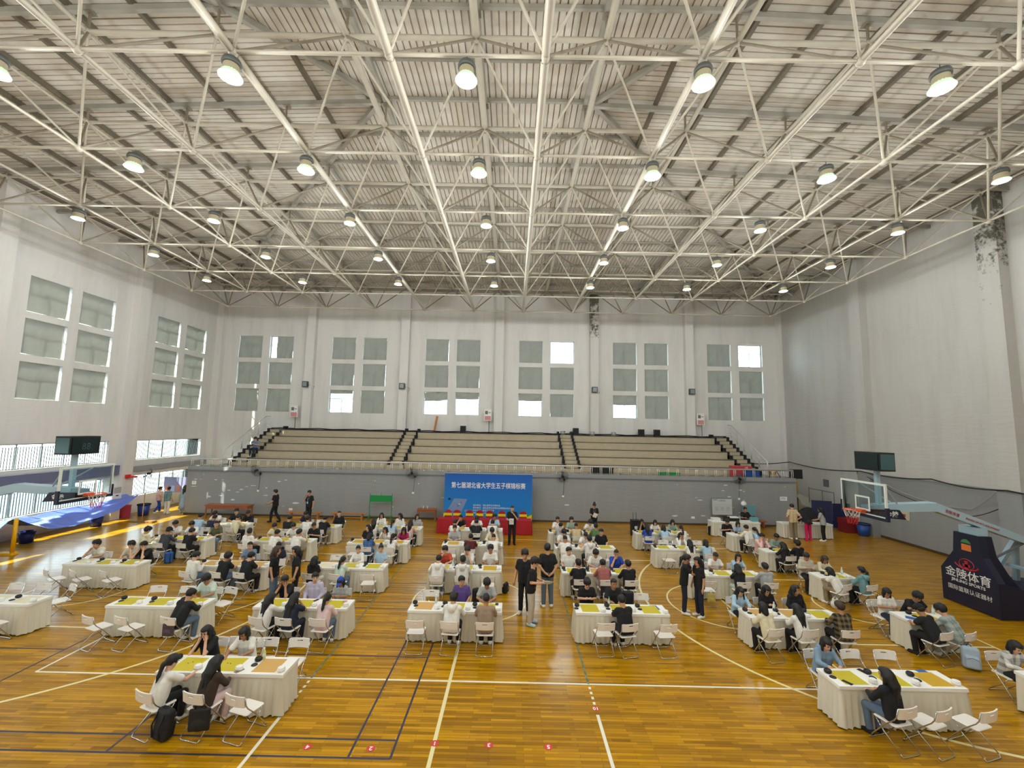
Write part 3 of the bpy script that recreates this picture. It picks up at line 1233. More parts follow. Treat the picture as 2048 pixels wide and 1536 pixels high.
MB().bb(-2.44, 2.44, -.3, .3, .70, .725).build('tabletop', RED, ht)
pleated_skirt(4.88, .6, .7, .724, .02, .06, seed=3).build('table_skirt', RED, ht, True)
rc_seat = MB().bb(-.21, .21, -.2, .2, .42, .48).mesh('seat', RED)
rc_back = MB().prism([(-.2, .46), (.2, .46), (.2, .80)] + [(.2 * math.cos(PI * t / 8), .80 + .16 * math.sin(PI * t / 8)) for t in range(1, 8)] + [(-.2, .80)], 'y', .18, .24).mesh('backrest', RED)
rc_band = MB().bb(-.205, .205, .172, .248, .66, .79).mesh('sash', mat('yellow_satin', '#E9D400', .5))
rc_leg = MB().cyl((0, 0, 0), (0, 0, .43), .014, 6).mesh('leg', BLACK)
for i, x in enumerate((-2.2, -1.72, -1.03, -.48, .07, .74, 1.3, 1.9)):
    o = thing('covered_chair', 'red covered banquet chair with yellow sash, %s from left at red table' % ORD[i], 'chair', (x, 9.55, 0), 0, 'covered chairs at the red head table')
    for n_, d_ in (('seat', rc_seat), ('backrest', rc_back), ('sash', rc_band)):
        link(n_, d_, o)
    for sx_ in (-.18, .18):
        for sy_ in (-.17, .2):
            link('leg', rc_leg, o, (sx_, sy_, 0))

# ---- wall fans
fan_ring = MB()
for k in range(20):
    a = 2 * PI * k / 20
    fan_ring.tube([(.06 * math.cos(a), -.10, .06 * math.sin(a)), (.27 * math.cos(a), -.08, .27 * math.sin(a)), (.36 * math.cos(a), 0, .36 * math.sin(a)), (.27 * math.cos(a), .08, .27 * math.sin(a))], .0045, 4)
for r, y in ((.36, 0), (.27, -.08), (.16, -.095)):
    fan_ring.tube([(r * math.cos(2 * PI * t / 28), y, r * math.sin(2 * PI * t / 28)) for t in range(28)], .006, 4, True)
fan_ring_m = fan_ring.mesh('guard', mat('dark_wire', '#3b3d40', .5))
fan_blade = MB()
for k in range(3):
    a = 2 * PI * k / 3
    fan_blade.add([Vector((r * math.cos(a + o_), y, r * math.sin(a + o_))) for r, o_, y in ((.05, -.3, 0), (.3, -.35, -.03), (.31, .35, .03), (.05, .3, 0))], [(0, 1, 2, 3), (3, 2, 1, 0)])
fan_blade_m = fan_blade.mesh('blade', mat('grey_blade', '#6b6e72', .4))
fan_motor = MB().cyl((0, -.06, 0), (0, .12, 0), .07, 12).mesh('motor', BLACK, True)
fan_arm = MB().tube([(0, .10, 0), (.1, .14, -.12), (.12, .28, -.2)], .025, 6).box((.12, .29, -.2), (.1, .03, .16)).mesh('bracket', BLACK)
fan_cord = MB().tube([(.12, .28, -.25), (.10, .29, -.7), (.06, .29, -1.15)], .008, 4).mesh('cord', BLACK)
fan_sock = MB().bb(.0, .12, .265, .295, -1.25, -1.15).mesh('socket_box', WHITE)
for i, (x, z) in enumerate(((-13.93, 2.66), (-4.68, 2.72), (4.25, 2.70), (14.69, 2.76))):
    o = thing('wall_fan', 'black caged wall fan, %s from left on grey wall' % ORD[i], 'fan', (x, 11.44, z), 0, 'fans on the grey stand wall')
    tl = (-.35, .25, .3, -.1)[i]
    link('guard', fan_ring_m, o, (0, 0, 0), (.25, 0, tl))
    link('blade', fan_blade_m, o, (0, 0, 0), (.25, .4, tl))
    link('motor', fan_motor, o, (0, 0, 0), (.25, 0, tl))
    link('bracket', fan_arm, o)
    link('cord', fan_cord, o)
    link('socket_box', fan_sock, o)

# ---- furniture along the grey wall
o = thing('long_desk', 'long reddish brown wooden desk against the grey wall', 'table', (-15.0, 10.95, 0))
MB().bb(-1.25, 1.25, -.3, .3, .72, .77).build('tabletop', WOODB, o)
MB().bb(-1.2, 1.2, -.27, -.24, .55, .72).bb(-1.2, 1.2, .24, .27, .55, .72).bb(-1.2, -1.17, -.24, .24, .55, .72).bb(1.17, 1.2, -.24, .24, .55, .72).build('apron', WOODB, o)
for sx_ in (-1.17, 1.17):
    for sy_ in (-.25, .25):
        MB().bb(sx_ - .03, sx_ + .03, sy_ - .03, sy_ + .03, 0, .56).build('leg', WOODB, o)
for i, x in enumerate((-10.7, -8.15)):
    o = thing('bench', 'orange pine gym bench, %s the two standing judges' % ('beneath' if i == 0 else 'to the right of'), 'bench', (x, 11.1, 0), 0, 'pine gym benches')
    MB().bb(-1.0, 1.0, -.13, .13, .36, .41).build('seat', WOODO, o)
    MB().bb(-.8, .8, -.02, .02, .12, .17).build('stretcher', WOODO, o)
    for sx_ in (-.78, .78):
        MB().prism([(-.12, 0), (-.05, 0), (0, .1), (.05, 0), (.12, 0), (.08, .36), (-.08, .36)], 'x', sx_ - .04, sx_ + .04).build('leg', WOODO, o)
o = thing('small_desk', 'small dark brown desk with bottles beside blue backdrop', 'table', (-3.65, 11.2, 0))
MB().bb(-.55, .55, -.25, .25, .68, .72).build('tabletop', WOODB, o)
MB().bb(-.5, .5, -.22, -.19, .56, .68).build('apron', WOODB, o)
for sx_ in (-.5, .5):
    for sy_ in (-.2, .2):
        MB().bb(sx_ - .025, sx_ + .025, sy_ - .025, sy_ + .025, 0, .68).build('leg', WOODB, o)
CLEAR = mat('cloudy_plastic', '#DCE4E4', .25)
for i, x in enumerate((-3.85, -3.62)):
    tag(MB().lathe([(.03, 0), (.03, .12), (.012, .15), (.012, .18)], 10).build('water_bottle', CLEAR, None, True, (x, 11.15, .72)), 'clear bottle on the small dark desk, %s of the pair' % ('left one' if i == 0 else 'right one'), 'bottle', 'bottles on the small dark desk')
GREEN = mat('green_enamel', '#0E8A42', .45)
o = thing('green_rack', 'green steel signboard frame standing by the grey wall', 'rack', (-6.35, 11.2, 0))
MB().bb(-.62, .62, -.02, .02, 1.06, 1.42).build('panel', GREEN, o)
for x in (-.64, .64):
    MB().cyl((x, 0, 0), (x, 0, 1.55), .02, 8).build('post', GREEN, o)
    MB().tube([(x, -.35, .02), (x, -.1, .28), (x, .1, .28), (x, .35, .02)], .018, 6).build('foot', GREEN, o)
MB().cyl((0, 0, 1.2), (0, 0, 1.55), .02, 8).build('post', GREEN, o)
MB().cyl((-.64, 0, .25), (.64, 0, .25), .018, 6).build('crossbar', GREEN, o)

# whiteboard
o = thing('whiteboard', 'white rule board on the wall behind registration table', 'whiteboard', (13.62, 11.5, 0))
MB().bb(-.57, .57, -.02, .02, .68, 1.58).build('board', mat('whiteboard_face', '#C9CCC8', .3), o)
MB().bb(-.6, .6, -.03, .03, .64, .68).bb(-.6, .6, -.03, .03, 1.58, 1.61).bb(-.6, -.57, -.03, .03, .68, 1.58).bb(.57, .6, -.03, .03, .68, 1.58).build('frame', ALU, o)
for x in (-.5, .5):
    MB().cyl((x, .1, 0), (x, .03, .66), .015, 6).build('leg', ALU, o)
INK = mat('grey_ink', '#6b6e70', .6)
text('lettering', '比赛规则', .11, INK, o, (0, -.022, 1.46), (PI / 2, 0, 0), ext=.001)
MB().bb(-.53, -.28, -.024, -.02, 1.50, 1.54).build('print', INK, o)
pr = MB()
for k in range(8):
    pr.bb(-.5, .5, -.023, -.02, .80 + k * .07, .805 + k * .07)
for x in (-.33, 0, .33):
    for k in range(4):
        pr.bb(x - .09, x + .09, -.0235, -.02, .92 + k * .06, .93 + k * .06)
pr.build('print', INK, o)

# teal folding table propped up, white fan / bag, etc. behind registration
TEAL = mat('teal_board', '#6FA7B0', .5)
o = thing('teal_noticeboard', 'pale teal folding board behind the seated registrar', 'board', (15.1, 11.3, 0))
MB().box((0, 0, .98), (.78, .03, .62), rotm(.15, 0, 0)).build('panel', TEAL, o)
for x in (-.35, .35):
    MB().cyl((x, -.1, 0), (x, .0, .7), .016, 6).build('leg', ALU, o)
    MB().cyl((x, .25, 0), (x, .0, .7), .016, 6).build('leg', ALU, o)

# paper notices on the stand wall
for i, (x, z, w, h) in enumerate(((-17.75, 1.86, .25, .2), (17.4, 1.62, .42, .24))):
    n_ = thing('paper_notice', 'white paper notice taped to grey wall, %s' % ('sunny left end' if i == 0 else 'right end'), 'notice', (x, 11.742, z))
    MB().bb(-w / 2, w / 2, -.004, 0, -h / 2, h / 2).build('sheet', WHITE, n_)
    MB().bb(-w * .35, w * .3, -.006, -.004, -.02, .0).bb(-w * .35, w * .2, -.006, -.004, .04, .06).build('print', INK, n_)
for i, x in enumerate((-11.85, 12.0)):
    tag(MB().bb(x - .1, x + .1, 11.72, 11.75, .36, .48).bb(x - .03, x + .03, 11.715, 11.72, .40, .44).build('power_socket', WHITE), 'white wall power socket, %s' % ('left of the pine bench' if i == 0 else 'between trolley speaker and whiteboard'), 'socket', 'sockets on the grey wall')

# ---- back wall fittings: floodlights and notice boxes
fl_box = MB().box((0, 0, 0), (.40, .22, .42)).mesh('housing', mat('dark_floodlight', '#44494a', .5))
fl_glass = MB().box((0, -.115, 0), (.30, .01, .30)).mesh('lens', mat('floodlight_glass', '#8E9898', .15))
for i, x in enumerate((-14.25, -7.05, 7.25, 14.45)):
    o = thing('floodlight', 'square dark floodlight on pilaster, %s from left' % ORD[i], 'floodlight', (x, YB - .56, 8.42), 0, 'floodlights on the back wall pilasters')
    link('housing', fl_box, o)
    link('lens', fl_glass, o)
    MB().tube([(.2, 0, -.05), (.45, .5, -.1), (.3, .5, -.6), (.32, .52, -3.2)], .012, 4).build('cable', BLACK, o)
PINK = mat('pink_notice_print', '#D98F92', .6)
for i, x in enumerate((-14.95, -.62, 15.05)):
    o = thing('notice_box', 'small white fire notice box on post, %s from left' % ORD[i], 'notice box', (x, YB - .50 if i != 0 else YB - .5, 0), 0, 'notice boxes at the top of the stand')
    MB().bb(-.27, .27, -.06, .06, 5.98, 6.82).build('box', WHITE, o)
    MB().bb(-.22, .22, -.066, -.06, 6.02, 6.32).build('print', PINK, o)
    MB().bb(-.2, .0, -.066, -.06, 6.46, 6.70).bb(.03, .2, -.066, -.06, 6.55, 6.60).build('print', INK, o)
    MB().cyl((.1, .02, 5.1), (.1, .02, 5.98), .03, 6).build('post', INK, o)
for i, x in enumerate((-2.4, 5.85, 10.64, 11.78)):
    o = thing('loudspeaker_box', 'small black box on top terrace ledge, %s from left' % ORD[i], 'speaker', (x, 17.3, 5.05), 0, 'black boxes on the top ledge')
    MB().bb(-.2, .2, -.15, .15, 0, .52).build('cabinet', BLACK, o)
    MB().bb(-.17, .17, -.155, -.15, .05, .47).build('grille', BLACKM, o)
for i, x in enumerate((4.9, 7.05, 8.6)):
    tag(MB().lathe([(.16, 0), (.19, .28), (.18, .28), (.15, .02), (0, .02)], 14).build('paint_bucket', ALU, None, True, (x, 17.25, 5.05)), 'grey metal bucket on top terrace ledge, %s from left' % ORD[i], 'bucket', 'buckets on the top ledge')
tag(MB().box((-4.45, 17.45, 5.65), (.16, .05, 1.2), rotm(0, .16, 0)).build('plank', WOODO), 'pale wooden plank leaning on back wall above terrace', 'plank')
tag(MB().tube([(-16.5 + i * .9, 17.35 + .12 * math.sin(i * 1.3), 5.14 + .03 * math.sin(i * 2.1)) for i in range(38)], .035, 5).build('cable_bundle', BLACK), 'black cable bundle lying along the top terrace ledge', 'cable')

# right end of the walkway: red and blue cases, black trunks, green crate
RCASE = mat('red_case', '#C23B45', .4)
BCASE = mat('blue_case', '#2553A0', .4)


def case(name, label, x, y, w, d, h, m, lidm=None):
    o_ = thing(name, label, 'case', (x, y, 2.82))
    MB().bb(-w / 2, w / 2, -d / 2, d / 2, 0, h * .8).build('body', m, o_)
    MB().bb(-w / 2 - .02, w / 2 + .02, -d / 2 - .02, d / 2 + .02, h * .8, h).build('lid', lidm or m, o_)


case('storage_case', 'red storage case behind the stand railing', 15.3, 12.5, 1.1, .5, .62, RCASE)
text('lettering', '10', .22, WHITE, bpy.data.objects['storage_case'], (.2, -.28, .5), (PI / 2, 0, 0), ext=.002)
case('storage_case', 'blue storage case in front of the red case on walkway', 15.75, 12.12, .8, .3, .42, BCASE)
case('equipment_trunk', 'black equipment trunk behind railing near middle aisle', 6.75, 12.4, 1.3, .5, .36, BLACK)
case('crate', 'green plastic crate behind railing left of right stairs', 10.8, 12.2, 1.2, .4, .16, mat('green_crate', '#1E9A44', .5))
o = thing('chair_heap_item', 'folded dark chair with yellow cloth at walkway end', 'chair', (17.2, 12.4, 2.82))
MB().tube([(-.3, -.2, 0), (-.2, 0, .4), (.2, 0, .42), (.35, -.2, 0)], .02, 6).build('frame', BLACK, o)
MB().box((0, -.03, .22), (.4, .05, .22), rotm(.3, 0, .1)).build('cloth', mat('mustard_cloth', '#C99A22', .8), o)

# ---- trolley loudspeaker
o = thing('trolley_speaker', 'black trolley loudspeaker with pulled up handle by grey wall', 'speaker', (7.75, 8.75, 0))
MB().bb(-.22, .22, -.19, .19, .06, .82).build('cabinet', BLACK, o)
MB().bb(-.18, .18, -.2, -.19, .12, .72).build('grille', BLACKM, o)
MB().tube([(-.08, .12, .8), (-.08, .12, 1.18), (.08, .12, 1.18), (.08, .12, .8)], .012, 6).build('handle', BLACK, o)
for x in (-.18, .18):
    MB().cyl((x - .03, .12, .06), (x + .03, .12, .06), .06, 10).build('wheel', BLACKM, o)

# ================================================================== basketball stands
LBLUE = mat('pale_blue_enamel', '#A9C3CF', .35)
NAVYP = mat('navy_padding', '#12162F', .55)
ORNG = mat('orange_rim', '#E2511E', .4)
NETW = mat('net_cord', '#D9D2CB', .8)
NETR = mat('red_net_cord', '#B92A2C', .8)
BGLASS = GLASS
FRAMEW = mat('cream_board_frame', '#DDE3DA', .4)


def basketball_stand(s, label, write):
    o = thing('basketball_stand', label, 'basketball hoop', (0, 0, 0))
    X = lambda x: s * (x - .06)
    OFF = 0.0 if s > 0 else 1.6

    def P(name, pts_box, m):
        b = MB()
        for x0, x1, y0, y1, z0, z1 in pts_box:
            a, c = sorted((X(x0), X(x1)))
            b.bb(a, c, y0, y1, z0, z1)
        return b.build(name, m, o)
    # backboard
    P('backboard', [(12.79, 12.81, -.88, .88, 2.93, 3.93)], BGLASS)
    P('board_frame', [(12.78, 12.84, -.9, .9, 3.91, 3.97), (12.78, 12.84, -.9, -.85, 2.9, 3.91), (12.78, 12.84, .85, .9, 2.9, 3.91), (12.78, 12.84, -.85, .85, 2.9, 2.96)], FRAMEW)
    P('target_square', [(12.772, 12.784, -.295, .295, 3.45, 3.5), (12.772, 12.784, -.295, .295, 3.05, 3.1), (12.772, 12.784, -.295, -.245, 3.1, 3.45), (12.772, 12.784, .245, .295, 3.1, 3.45)], FRAMEW)
    P('edge_padding', [(12.76, 12.86, -.93, .93, 2.84, 2.93), (12.76, 12.86, -.93, -.87, 2.93, 3.25), (12.76, 12.86, .87, .93, 2.93, 3.25)], NAVYP)
    # rim and net
    cx = X(12.425)
    MB().tube([(cx + .235 * math.cos(t * PI / 14), .235 * math.sin(t * PI / 14), 3.05) for t in range(28)], .016, 6, True).build('rim', ORNG, o, True)
    P('rim_bracket', [(12.62, 12.79, -.12, .12, 2.98, 3.07)], ORNG)
    net = MB()
    netr = MB()
    N = 12
    rr = [.225, .20, .165, .14, .13]
    for k in range(N):
        for d in (-1, 1):
            pts = []
            for q in range(5):
                a = 2 * PI * (k + d * q * .5) / N
                pts.append((cx + rr[q] * math.cos(a), rr[q] * math.sin(a), 3.04 - q * .11))
            net.tube(pts[:3], .006, 3)
            netr.tube(pts[2:], .006, 3)
    net.build('net', NETW, o)
    netr.build('net_tail', NETR, o)
    # arm
    def beam(name, a, b, w, h, m, taper=1.0):
        a, b = Vector((X(a[0]), a[1], a[2])), Vector((X(b[0]), b[1], b[2]))
        d = b - a
        side = Vector((0, 1, 0))
        up = d.cross(side).normalized()
        if up.z < 0:
            up = -up
        vs_ = []
        for p, t in ((a, 1.0), (b, taper)):
            for sy, sz in ((-1, -1), (1, -1), (1, 1), (-1, 1)):
                vs_.append(p + side * (sy * w / 2 * t) + up * (sz * h / 2 * t))
        mb = MB()
        mb.add(vs_, [(0, 3, 2, 1), (4, 5, 6, 7), (0, 1, 5, 4), (1, 2, 6, 5), (2, 3, 7, 6), (3, 0, 4, 7)])
        return mb.build(name, m, o)
    beam('arm', (13.15, 0, 3.12), (15.0, 0, 3.2), .34, .24, LBLUE, 1.1)
    beam('arm', (14.98, 0, 3.22), (18.3 + OFF, 0, 2.05), .36, .27, LBLUE, .75)
    beam('arm_head', (12.84, 0, 3.10), (13.2, 0, 3.12), .3, .2, LBLUE)
    MB().prism([(X(12.9), 2.88), (X(13.95), 2.80), (X(13.75), 3.10), (X(12.9), 3.10)], 'y', -.26, .26).build('arm_padding', NAVYP, o)
    for y0, y1, z0 in ((-.8, -.12, 3.9), (.8, .12, 3.9)):
        MB().tube([(X(12.86), y0, 3.92), (X(13.05), y0 * .7, 3.92), (X(13.8), y1, 3.28)], .022, 6).build('brace', LBLUE, o)
    # scoreboard box on pole
    MB().bb(min(X(13.25), X(13.37)), max(X(13.25), X(13.37)), -.06, .06, 3.2, 4.35).build('score_pole', LBLUE, o)
    sb = MB().bb(min(X(13.0), X(13.5)), max(X(13.0), X(13.5)), -.5, .5, 4.33, 4.92).build('score_box', BLACK, o)
    MB().bb(min(X(12.98), X(13.0)), max(X(12.98), X(13.0)), -.46, .46, 4.38, 4.87).build('screen', mat('dark_teal_screen', '#0d2226', .15), o)
    MB().bb(min(X(13.03), X(13.47)), max(X(13.03), X(13.47)), -.512, -.5, 4.38, 4.87).build('screen', mat('grey_teal_panel', '#3d5c60', .2), o)
    if s < 0:
        text('lettering', '88', .3, mat('dim_digit', '#27464a', .4), o, (X(12.975), 0, 4.58), (PI / 2, 0, PI / 2), ext=.001)
    # base
    fr = [(-.78, .02), (.98, .02), (.98, 1.05), (.52, 1.70), (.46, 2.34), (-.34, 2.34), (-.40, 1.70), (-.78, 1.05)]
    fr = [(y, z) for y, z in fr]
    MB().prism(fr, 'x', X(16.12 + OFF), X(16.34 + OFF)).build('front_padding', NAVYP, o)
    MB().prism([(X(16.3 + OFF), .02), (X(18.9 + OFF), .02), (X(18.9 + OFF), .72), (X(17.3 + OFF), .76), (X(16.3 + OFF), 1.05)], 'y', -.77, .99).build('side_padding', NAVYP, o)
    MB().prism([(X(17.3 + OFF), .74), (X(16.95 + OFF), 1.2), (X(16.62 + OFF), 1.75), (X(16.52 + OFF), 2.34), (X(16.3 + OFF), 2.34), (X(16.3 + OFF), .7)], 'y', -.34, .46).build('column_padding', NAVYP, o)
    P('hinge_block', [(16.2 + OFF, 16.5 + OFF, -.26, .36, 2.34, 2.58)], LBLUE)
    for y in (-.3, .4):
        beam('rear_post', (18.35 + OFF, y * 1.8, .55), (17.9 + OFF, y * .6, 2.15), .14, .12, LBLUE)
        beam('rear_post', (17.35 + OFF, y * 1.8, .55), (17.9 + OFF, y * .6, 2.15), .14, .12, LBLUE)
    P('rear_crossbar', [(17.2 + OFF, 18.4 + OFF, -.6, -.5, .62, .70), (17.75 + OFF, 17.95 + OFF, -.4, .45, 1.25, 1.33)], LBLUE)
    MB().cyl((X(16.7 + OFF), 0, 1.5), (X(17.9 + OFF), 0, 2.1), .035, 8).build('strut', INK, o)
    if write:
        fx = X(16.12) - .004
        rz = (PI / 2, 0, -PI / 2)
        W_ = mat('print_white', '#E3E3DE', .5)
        text('lettering', '金陵体育', .34, W_, o, (fx, .12, .98), rz, bold=.003, ext=.002, sx=1.05)
        text('lettering', 'JINLING SPORTS', .13, W_, o, (fx, .12, .76), rz, bold=.002, ext=.002, sx=1.1)
        text('lettering', '国际篮联认证器材', .17, W_, o, (fx, .10, .50), rz, ext=.002)
        REDP = mat('print_red', '#B3202E', .5)
        MB().tube([(fx, .12 + .23 * math.cos(t * PI / 16), 1.36 + .16 * math.sin(t * PI / 16)) for t in range(32)], .014, 4, True).build('emblem_ring', REDP, o)
        MB().tube([(fx, .12 + .36 * math.cos(PI + t * PI / 12), 1.34 + .14 * math.sin(PI + t * PI / 12)) for t in range(13)], .022, 4).build('emblem_swoosh', REDP, o)
        MB().bb(fx - .004, fx, .0, .24, 1.27, 1.36).bb(fx - .004, fx, .07, .17, 1.2, 1.47).build('emblem_core', REDP, o)
        MB().bb(fx - .004, fx, -.07, .23, 1.80, 2.0).build('orange_sticker', mat('print_orange', '#E27A3A', .5), o)
        MB().prism([(-.08, 2.04), (.25, 2.04), (.18, 2.14), (.06, 2.17), (-.02, 2.12)], 'x', fx - .004, fx).build('green_sticker', mat('print_green', '#3f8a53', .5), o)
        text('lettering', '金陵', .2, W_, o, (X(13.5), -.262, 2.95), (PI / 2, 0, 0), bold=.004, ext=.002)
        text('lettering', '金陵体育', .12, REDP, o, (X(15.5), -.186, 3.02), (PI / 2, math.radians(19.4), 0), ext=.002)
        text('lettering', 'JINLING SPORTS EQUIPMENT', .085, REDP, o, (X(16.45), -.175, 2.69), (PI / 2, math.radians(19.4), 0), ext=.002)
    else:
        text('lettering', '金陵', .2, WHITE, o, (X(13.45), -.262, 2.95), (PI / 2, 0, 0), bold=.004, ext=.002)
    return o


basketball_stand(1, 'basketball stand with navy padded base before the grey right wall', True)
basketball_stand(-1, 'basketball stand before the barred side windows, board over blue tarp', False)

# ---- left side: tarp on posts, bins, poles, air conditioner, notice board
TARP = mat('glossy_blue_tarp', '#7087E6', .16)
YPOST = mat('yellow_post', '#F2B705', .4)
o = thing('volleyball_post', 'yellow post with floor base holding the tarp corner', 'post', (-18.85, 3.5, 0))
MB().cyl((0, 0, .05), (0, 0, 1.42), .07, 10).build('pole', YPOST, o, True)
MB().bb(-.5, .12, -.14, .14, 0, .08).build('base', YPOST, o)


def tarpf(u, v):
    # u along the wall (near to far), v from wall to court
    y = 1.2 + 9.6 * u
    x = -20.9 + (2.05 - 1.35 * u ** 1.6) * v
    z0 = 1.05 + .05 * u
    near_peak = math.exp(-((u - .24) / .10) ** 2) * .38 * v
    sag = -.62 * math.sin(PI * min(1, max(0, (u - .22) / .78))) * (.12 + .88 * v) - .35 * math.sin(PI * min(1, u / .24)) * v
    rip = .045 * math.sin(21 * u + 6 * v) * (1 - v * .4) + .03 * math.sin(11 * v + 15 * u) + .02 * math.sin(47 * u - 9 * v)
    return (x + .05 * math.sin(9 * u), y, z0 + near_peak + sag + rip + .1 * u ** 3)


tag(MB().grid(tarpf, 60, 14).build('tarpaulin', TARP, None, True), 'shiny blue tarpaulin sagging between posts along the barred windows', 'tarpaulin')
for i, (x, y) in enumerate(((-20.2, 5.2), (-20.2, 8.4))):
    MBL = MB().lathe([(.22, 0), (.28, .5), (.26, .5), (.2, .03), (0, .03)], 16)
    tag(MBL.build('plastic_tub', mat('navy_plastic', '#1d2a70', .4), None, True, (x, y, 0)), 'navy plastic tub under the tarpaulin, %s one' % ('nearer' if i == 0 else 'farther'), 'tub', 'tubs under the tarpaulin')


def bin_(label, x, y, m, rim):
    o_ = thing('trash_bin', label, 'bin', (x, y, 0))
    MB().lathe([(.24, 0), (.30, .62), (.28, .62), (.22, .03), (0, .03)], 18).build('bucket', m, o_, True)
    MB().lathe([(.29, .58), (.33, .60), (.33, .66), (.28, .66)], 18, caps=False).build('rim', rim, o_, True)


bin_('blue round bin with dark liner beside the thin pole stand', -20.15, 11.2, mat('bin_blue', '#28408c', .4), BLACKM)
bin_('blue round bin with black liner by the grey right wall', 20.55, 9.9, mat('bin_blue2', '#2a4f9c', .4), BLACKM)
o = thing('red_box_stack', 'dark red plastic box next to the blue bin', 'box', (20.3, 10.7, 0))
MB().bb(-.32, .32, -.3, .3, 0, .42).build('body', mat('dark_red_plastic', '#7c2026', .5), o)
MB().bb(-.34, .34, -.32, .32, .42, .78).build('upper_tier', mat('dark_red_plastic', '#7c2026', .5), o)
o = thing('pole_stand', 'thin rusty pole on a flat floor base', 'pole', (-18.75, 9.5, 0))
MB().cyl((0, 0, 0), (0, 0, 1.52), .02, 8).build('pole', mat('rusty_steel', '#9a7448', .6), o)
MB().bb(-.75, .35, -.05, .05, 0, .05).box((.45, 0, .05), (.45, .3, .08)).build('base', mat('rusty_steel2', '#8c6a3a', .6), o)
o = thing('air_conditioner', 'tall white cabinet air conditioner beside pilaster', 'air conditioner', (-20.85, 9.95, 0))
MB().bb(-.18, .18, -.28, .28, 0, 1.85).build('cabinet', WHITE, o)
gr = MB()
for k in range(6):
    gr.bb(.18, .19, -.22, .22, 1.45 + k * .055, 1.475 + k * .055)
gr.build('vent', INK, o)
MB().bb(.18, .19, -.08, .08, 1.28, 1.34).build('control_panel', BLACK, o)
o = thing('red_box', 'small red box on floor behind the tarp tip', 'box', (-20.7, 10.55, 0))
MB().bb(-.2, .2, -.2, .2, 0, .62).build('body', mat('faded_red', '#c0435a', .5), o)
MB().bb(-.21, .21, -.21, .21, .62, .68).build('lid', mat('faded_red', '#c0435a', .5), o)
o = thing('notice_board', 'grey notice board on legs before the far barred window', 'notice board', (-19.9, 13.4, 0), math.radians(0))
MB().bb(-.95, .95, -.03, .03, 1.0, 1.95).build('panel', mat('lilac_grey_board', '#8d8ba8', .6), o)
for k in range(5):
    MB().bb(-.85 + k * .36, -.6 + k * .36, -.035, -.03, 1.05, 1.42).build('sheet', mat('notice_sheet_%d' % (k % 2), ('#C77A63', '#AEB6DA')[k % 2], .7), o)
for x in (-.9, .9):
    MB().cyl((x, 0, 0), (x, 0, 1.0), .02, 6).build('leg', ALU, o)
# small wall fan and red hoop by the left pilaster
o = thing('wall_fan', 'small grey wall fan on the left wall by the pilaster', 'fan', (XL + .75, 11.9, 2.32), PI / 2 + .5)
link('guard', fan_ring_m, o, (0, 0, 0), (0, 0, 0), (.9, .9, .9))
link('motor', fan_motor, o)
link('bracket', fan_arm, o)
o = thing('practice_hoop', 'red practice hoop fixed to the left pilaster', 'basketball hoop', (XL + .42, 10.75, 2.25))
MB().tube([(.3 + .22 * math.cos(t * PI / 12), .22 * math.sin(t * PI / 12), 0) for t in range(24)], .035, 6, True).build('rim', mat('bright_red_rim', '#E0222E', .4), o, True)
MB().bb(0, .1, -.15, .15, -.08, .12).build('bracket', mat('bright_red_rim', '#E0222E', .4), o)

# ---- far right corner store: scoreboard on yellow post, table-tennis table, mats, blue screens, cables
o = thing('shot_clock', 'black display panel on a yellow post in the corner', 'display', (18.75, 12.6, 0))
MB().bb(-.05, .05, -.05, .05, 0, 2.75).build('post', mat('dull_yellow_post', '#b98a1c', .5), o)
MB().bb(-.36, .36, -.08, .08, 2.72, 3.28).build('panel', BLACK, o)
MB().bb(-.32, .32, -.085, -.08, 2.77, 3.23).build('screen', BLACKM, o)
o = thing('folded_table', 'tilted pale board resting on stacked gear in the corner', 'board', (19.2, 12.3, 0))
MB().box((.3, 0, 1.25), (1.9, 1.3, .05), rotm(.5, .38, 0)).build('top', mat('dusty_cream_board', '#a9a795', .6), o)
for x in (-.4, .9):
    MB().cyl((x, .5, 0), (x, .3, 1.1), .03, 6).build('leg', INK, o)
    MB().cyl((x, -.4, 0), (x, -.3, .9), .03, 6).build('leg', INK, o)
o = thing('gear_pile_cover', 'black covered pile of gear behind registration table', 'cover', (18.9, 11.6, 0))
MB().grid(lambda u, v: (-.75 + 1.5 * u, -.4 + .9 * v, (1.35 - .5 * u) * math.sin(PI * min(1, max(.02, u * .96 + .02))) ** .35 * math.sin(PI * min(1, max(.02, v * .96 + .02))) ** .35 + .06 * math.sin(9 * u + 7 * v)), 16, 12).build('cover', BLACKM, o, True)
o = thing('blue_screen', 'dark blue folding screen standing by the right wall', 'screen', (19.75, 11.15, 0), -.35)
MB().bb(-.95, .05, -.03, .03, .12, 1.62).build('panel', mat('dark_blue_screen', '#1c2348', .6), o)
MB().box((.55, .18, .82), (1.0, .06, 1.36), rotm(0, 0, .38)).build('panel', mat('dark_blue_screen', '#1c2348', .6), o)
for x in (-.8, 0):
    MB().bb(x - .02, x + .02, -.22, .22, 0, .12).build('foot', INK, o)
o = thing('steel_rack', 'grey steel tube rack behind the blue screen', 'rack', (20.1, 12.3, 0))
for x in (-.8, 0, .7):
    MB().cyl((x, 0, 0), (x, 0, 2.1 - .2 * x), .025, 6).build('post', INK, o)
MB().cyl((-.8, 0, 2.2), (.7, 0, 1.95), .025, 6).build('crossbar', INK, o)
o = thing('wall_sign', 'cream sign with red lettering on the grey right wall', 'sign', (XR - .05, 8.3, 1.45), PI / 2)
MB().bb(-.45, .45, -.0, .03, -.22, .22).build('board', mat('cream_sign', '#c9bda2', .6), o)
MB().bb(-.25, .2, .03, .034, -.08, .06).build('print', mat('sign_red', '#a04a40', .6), o)
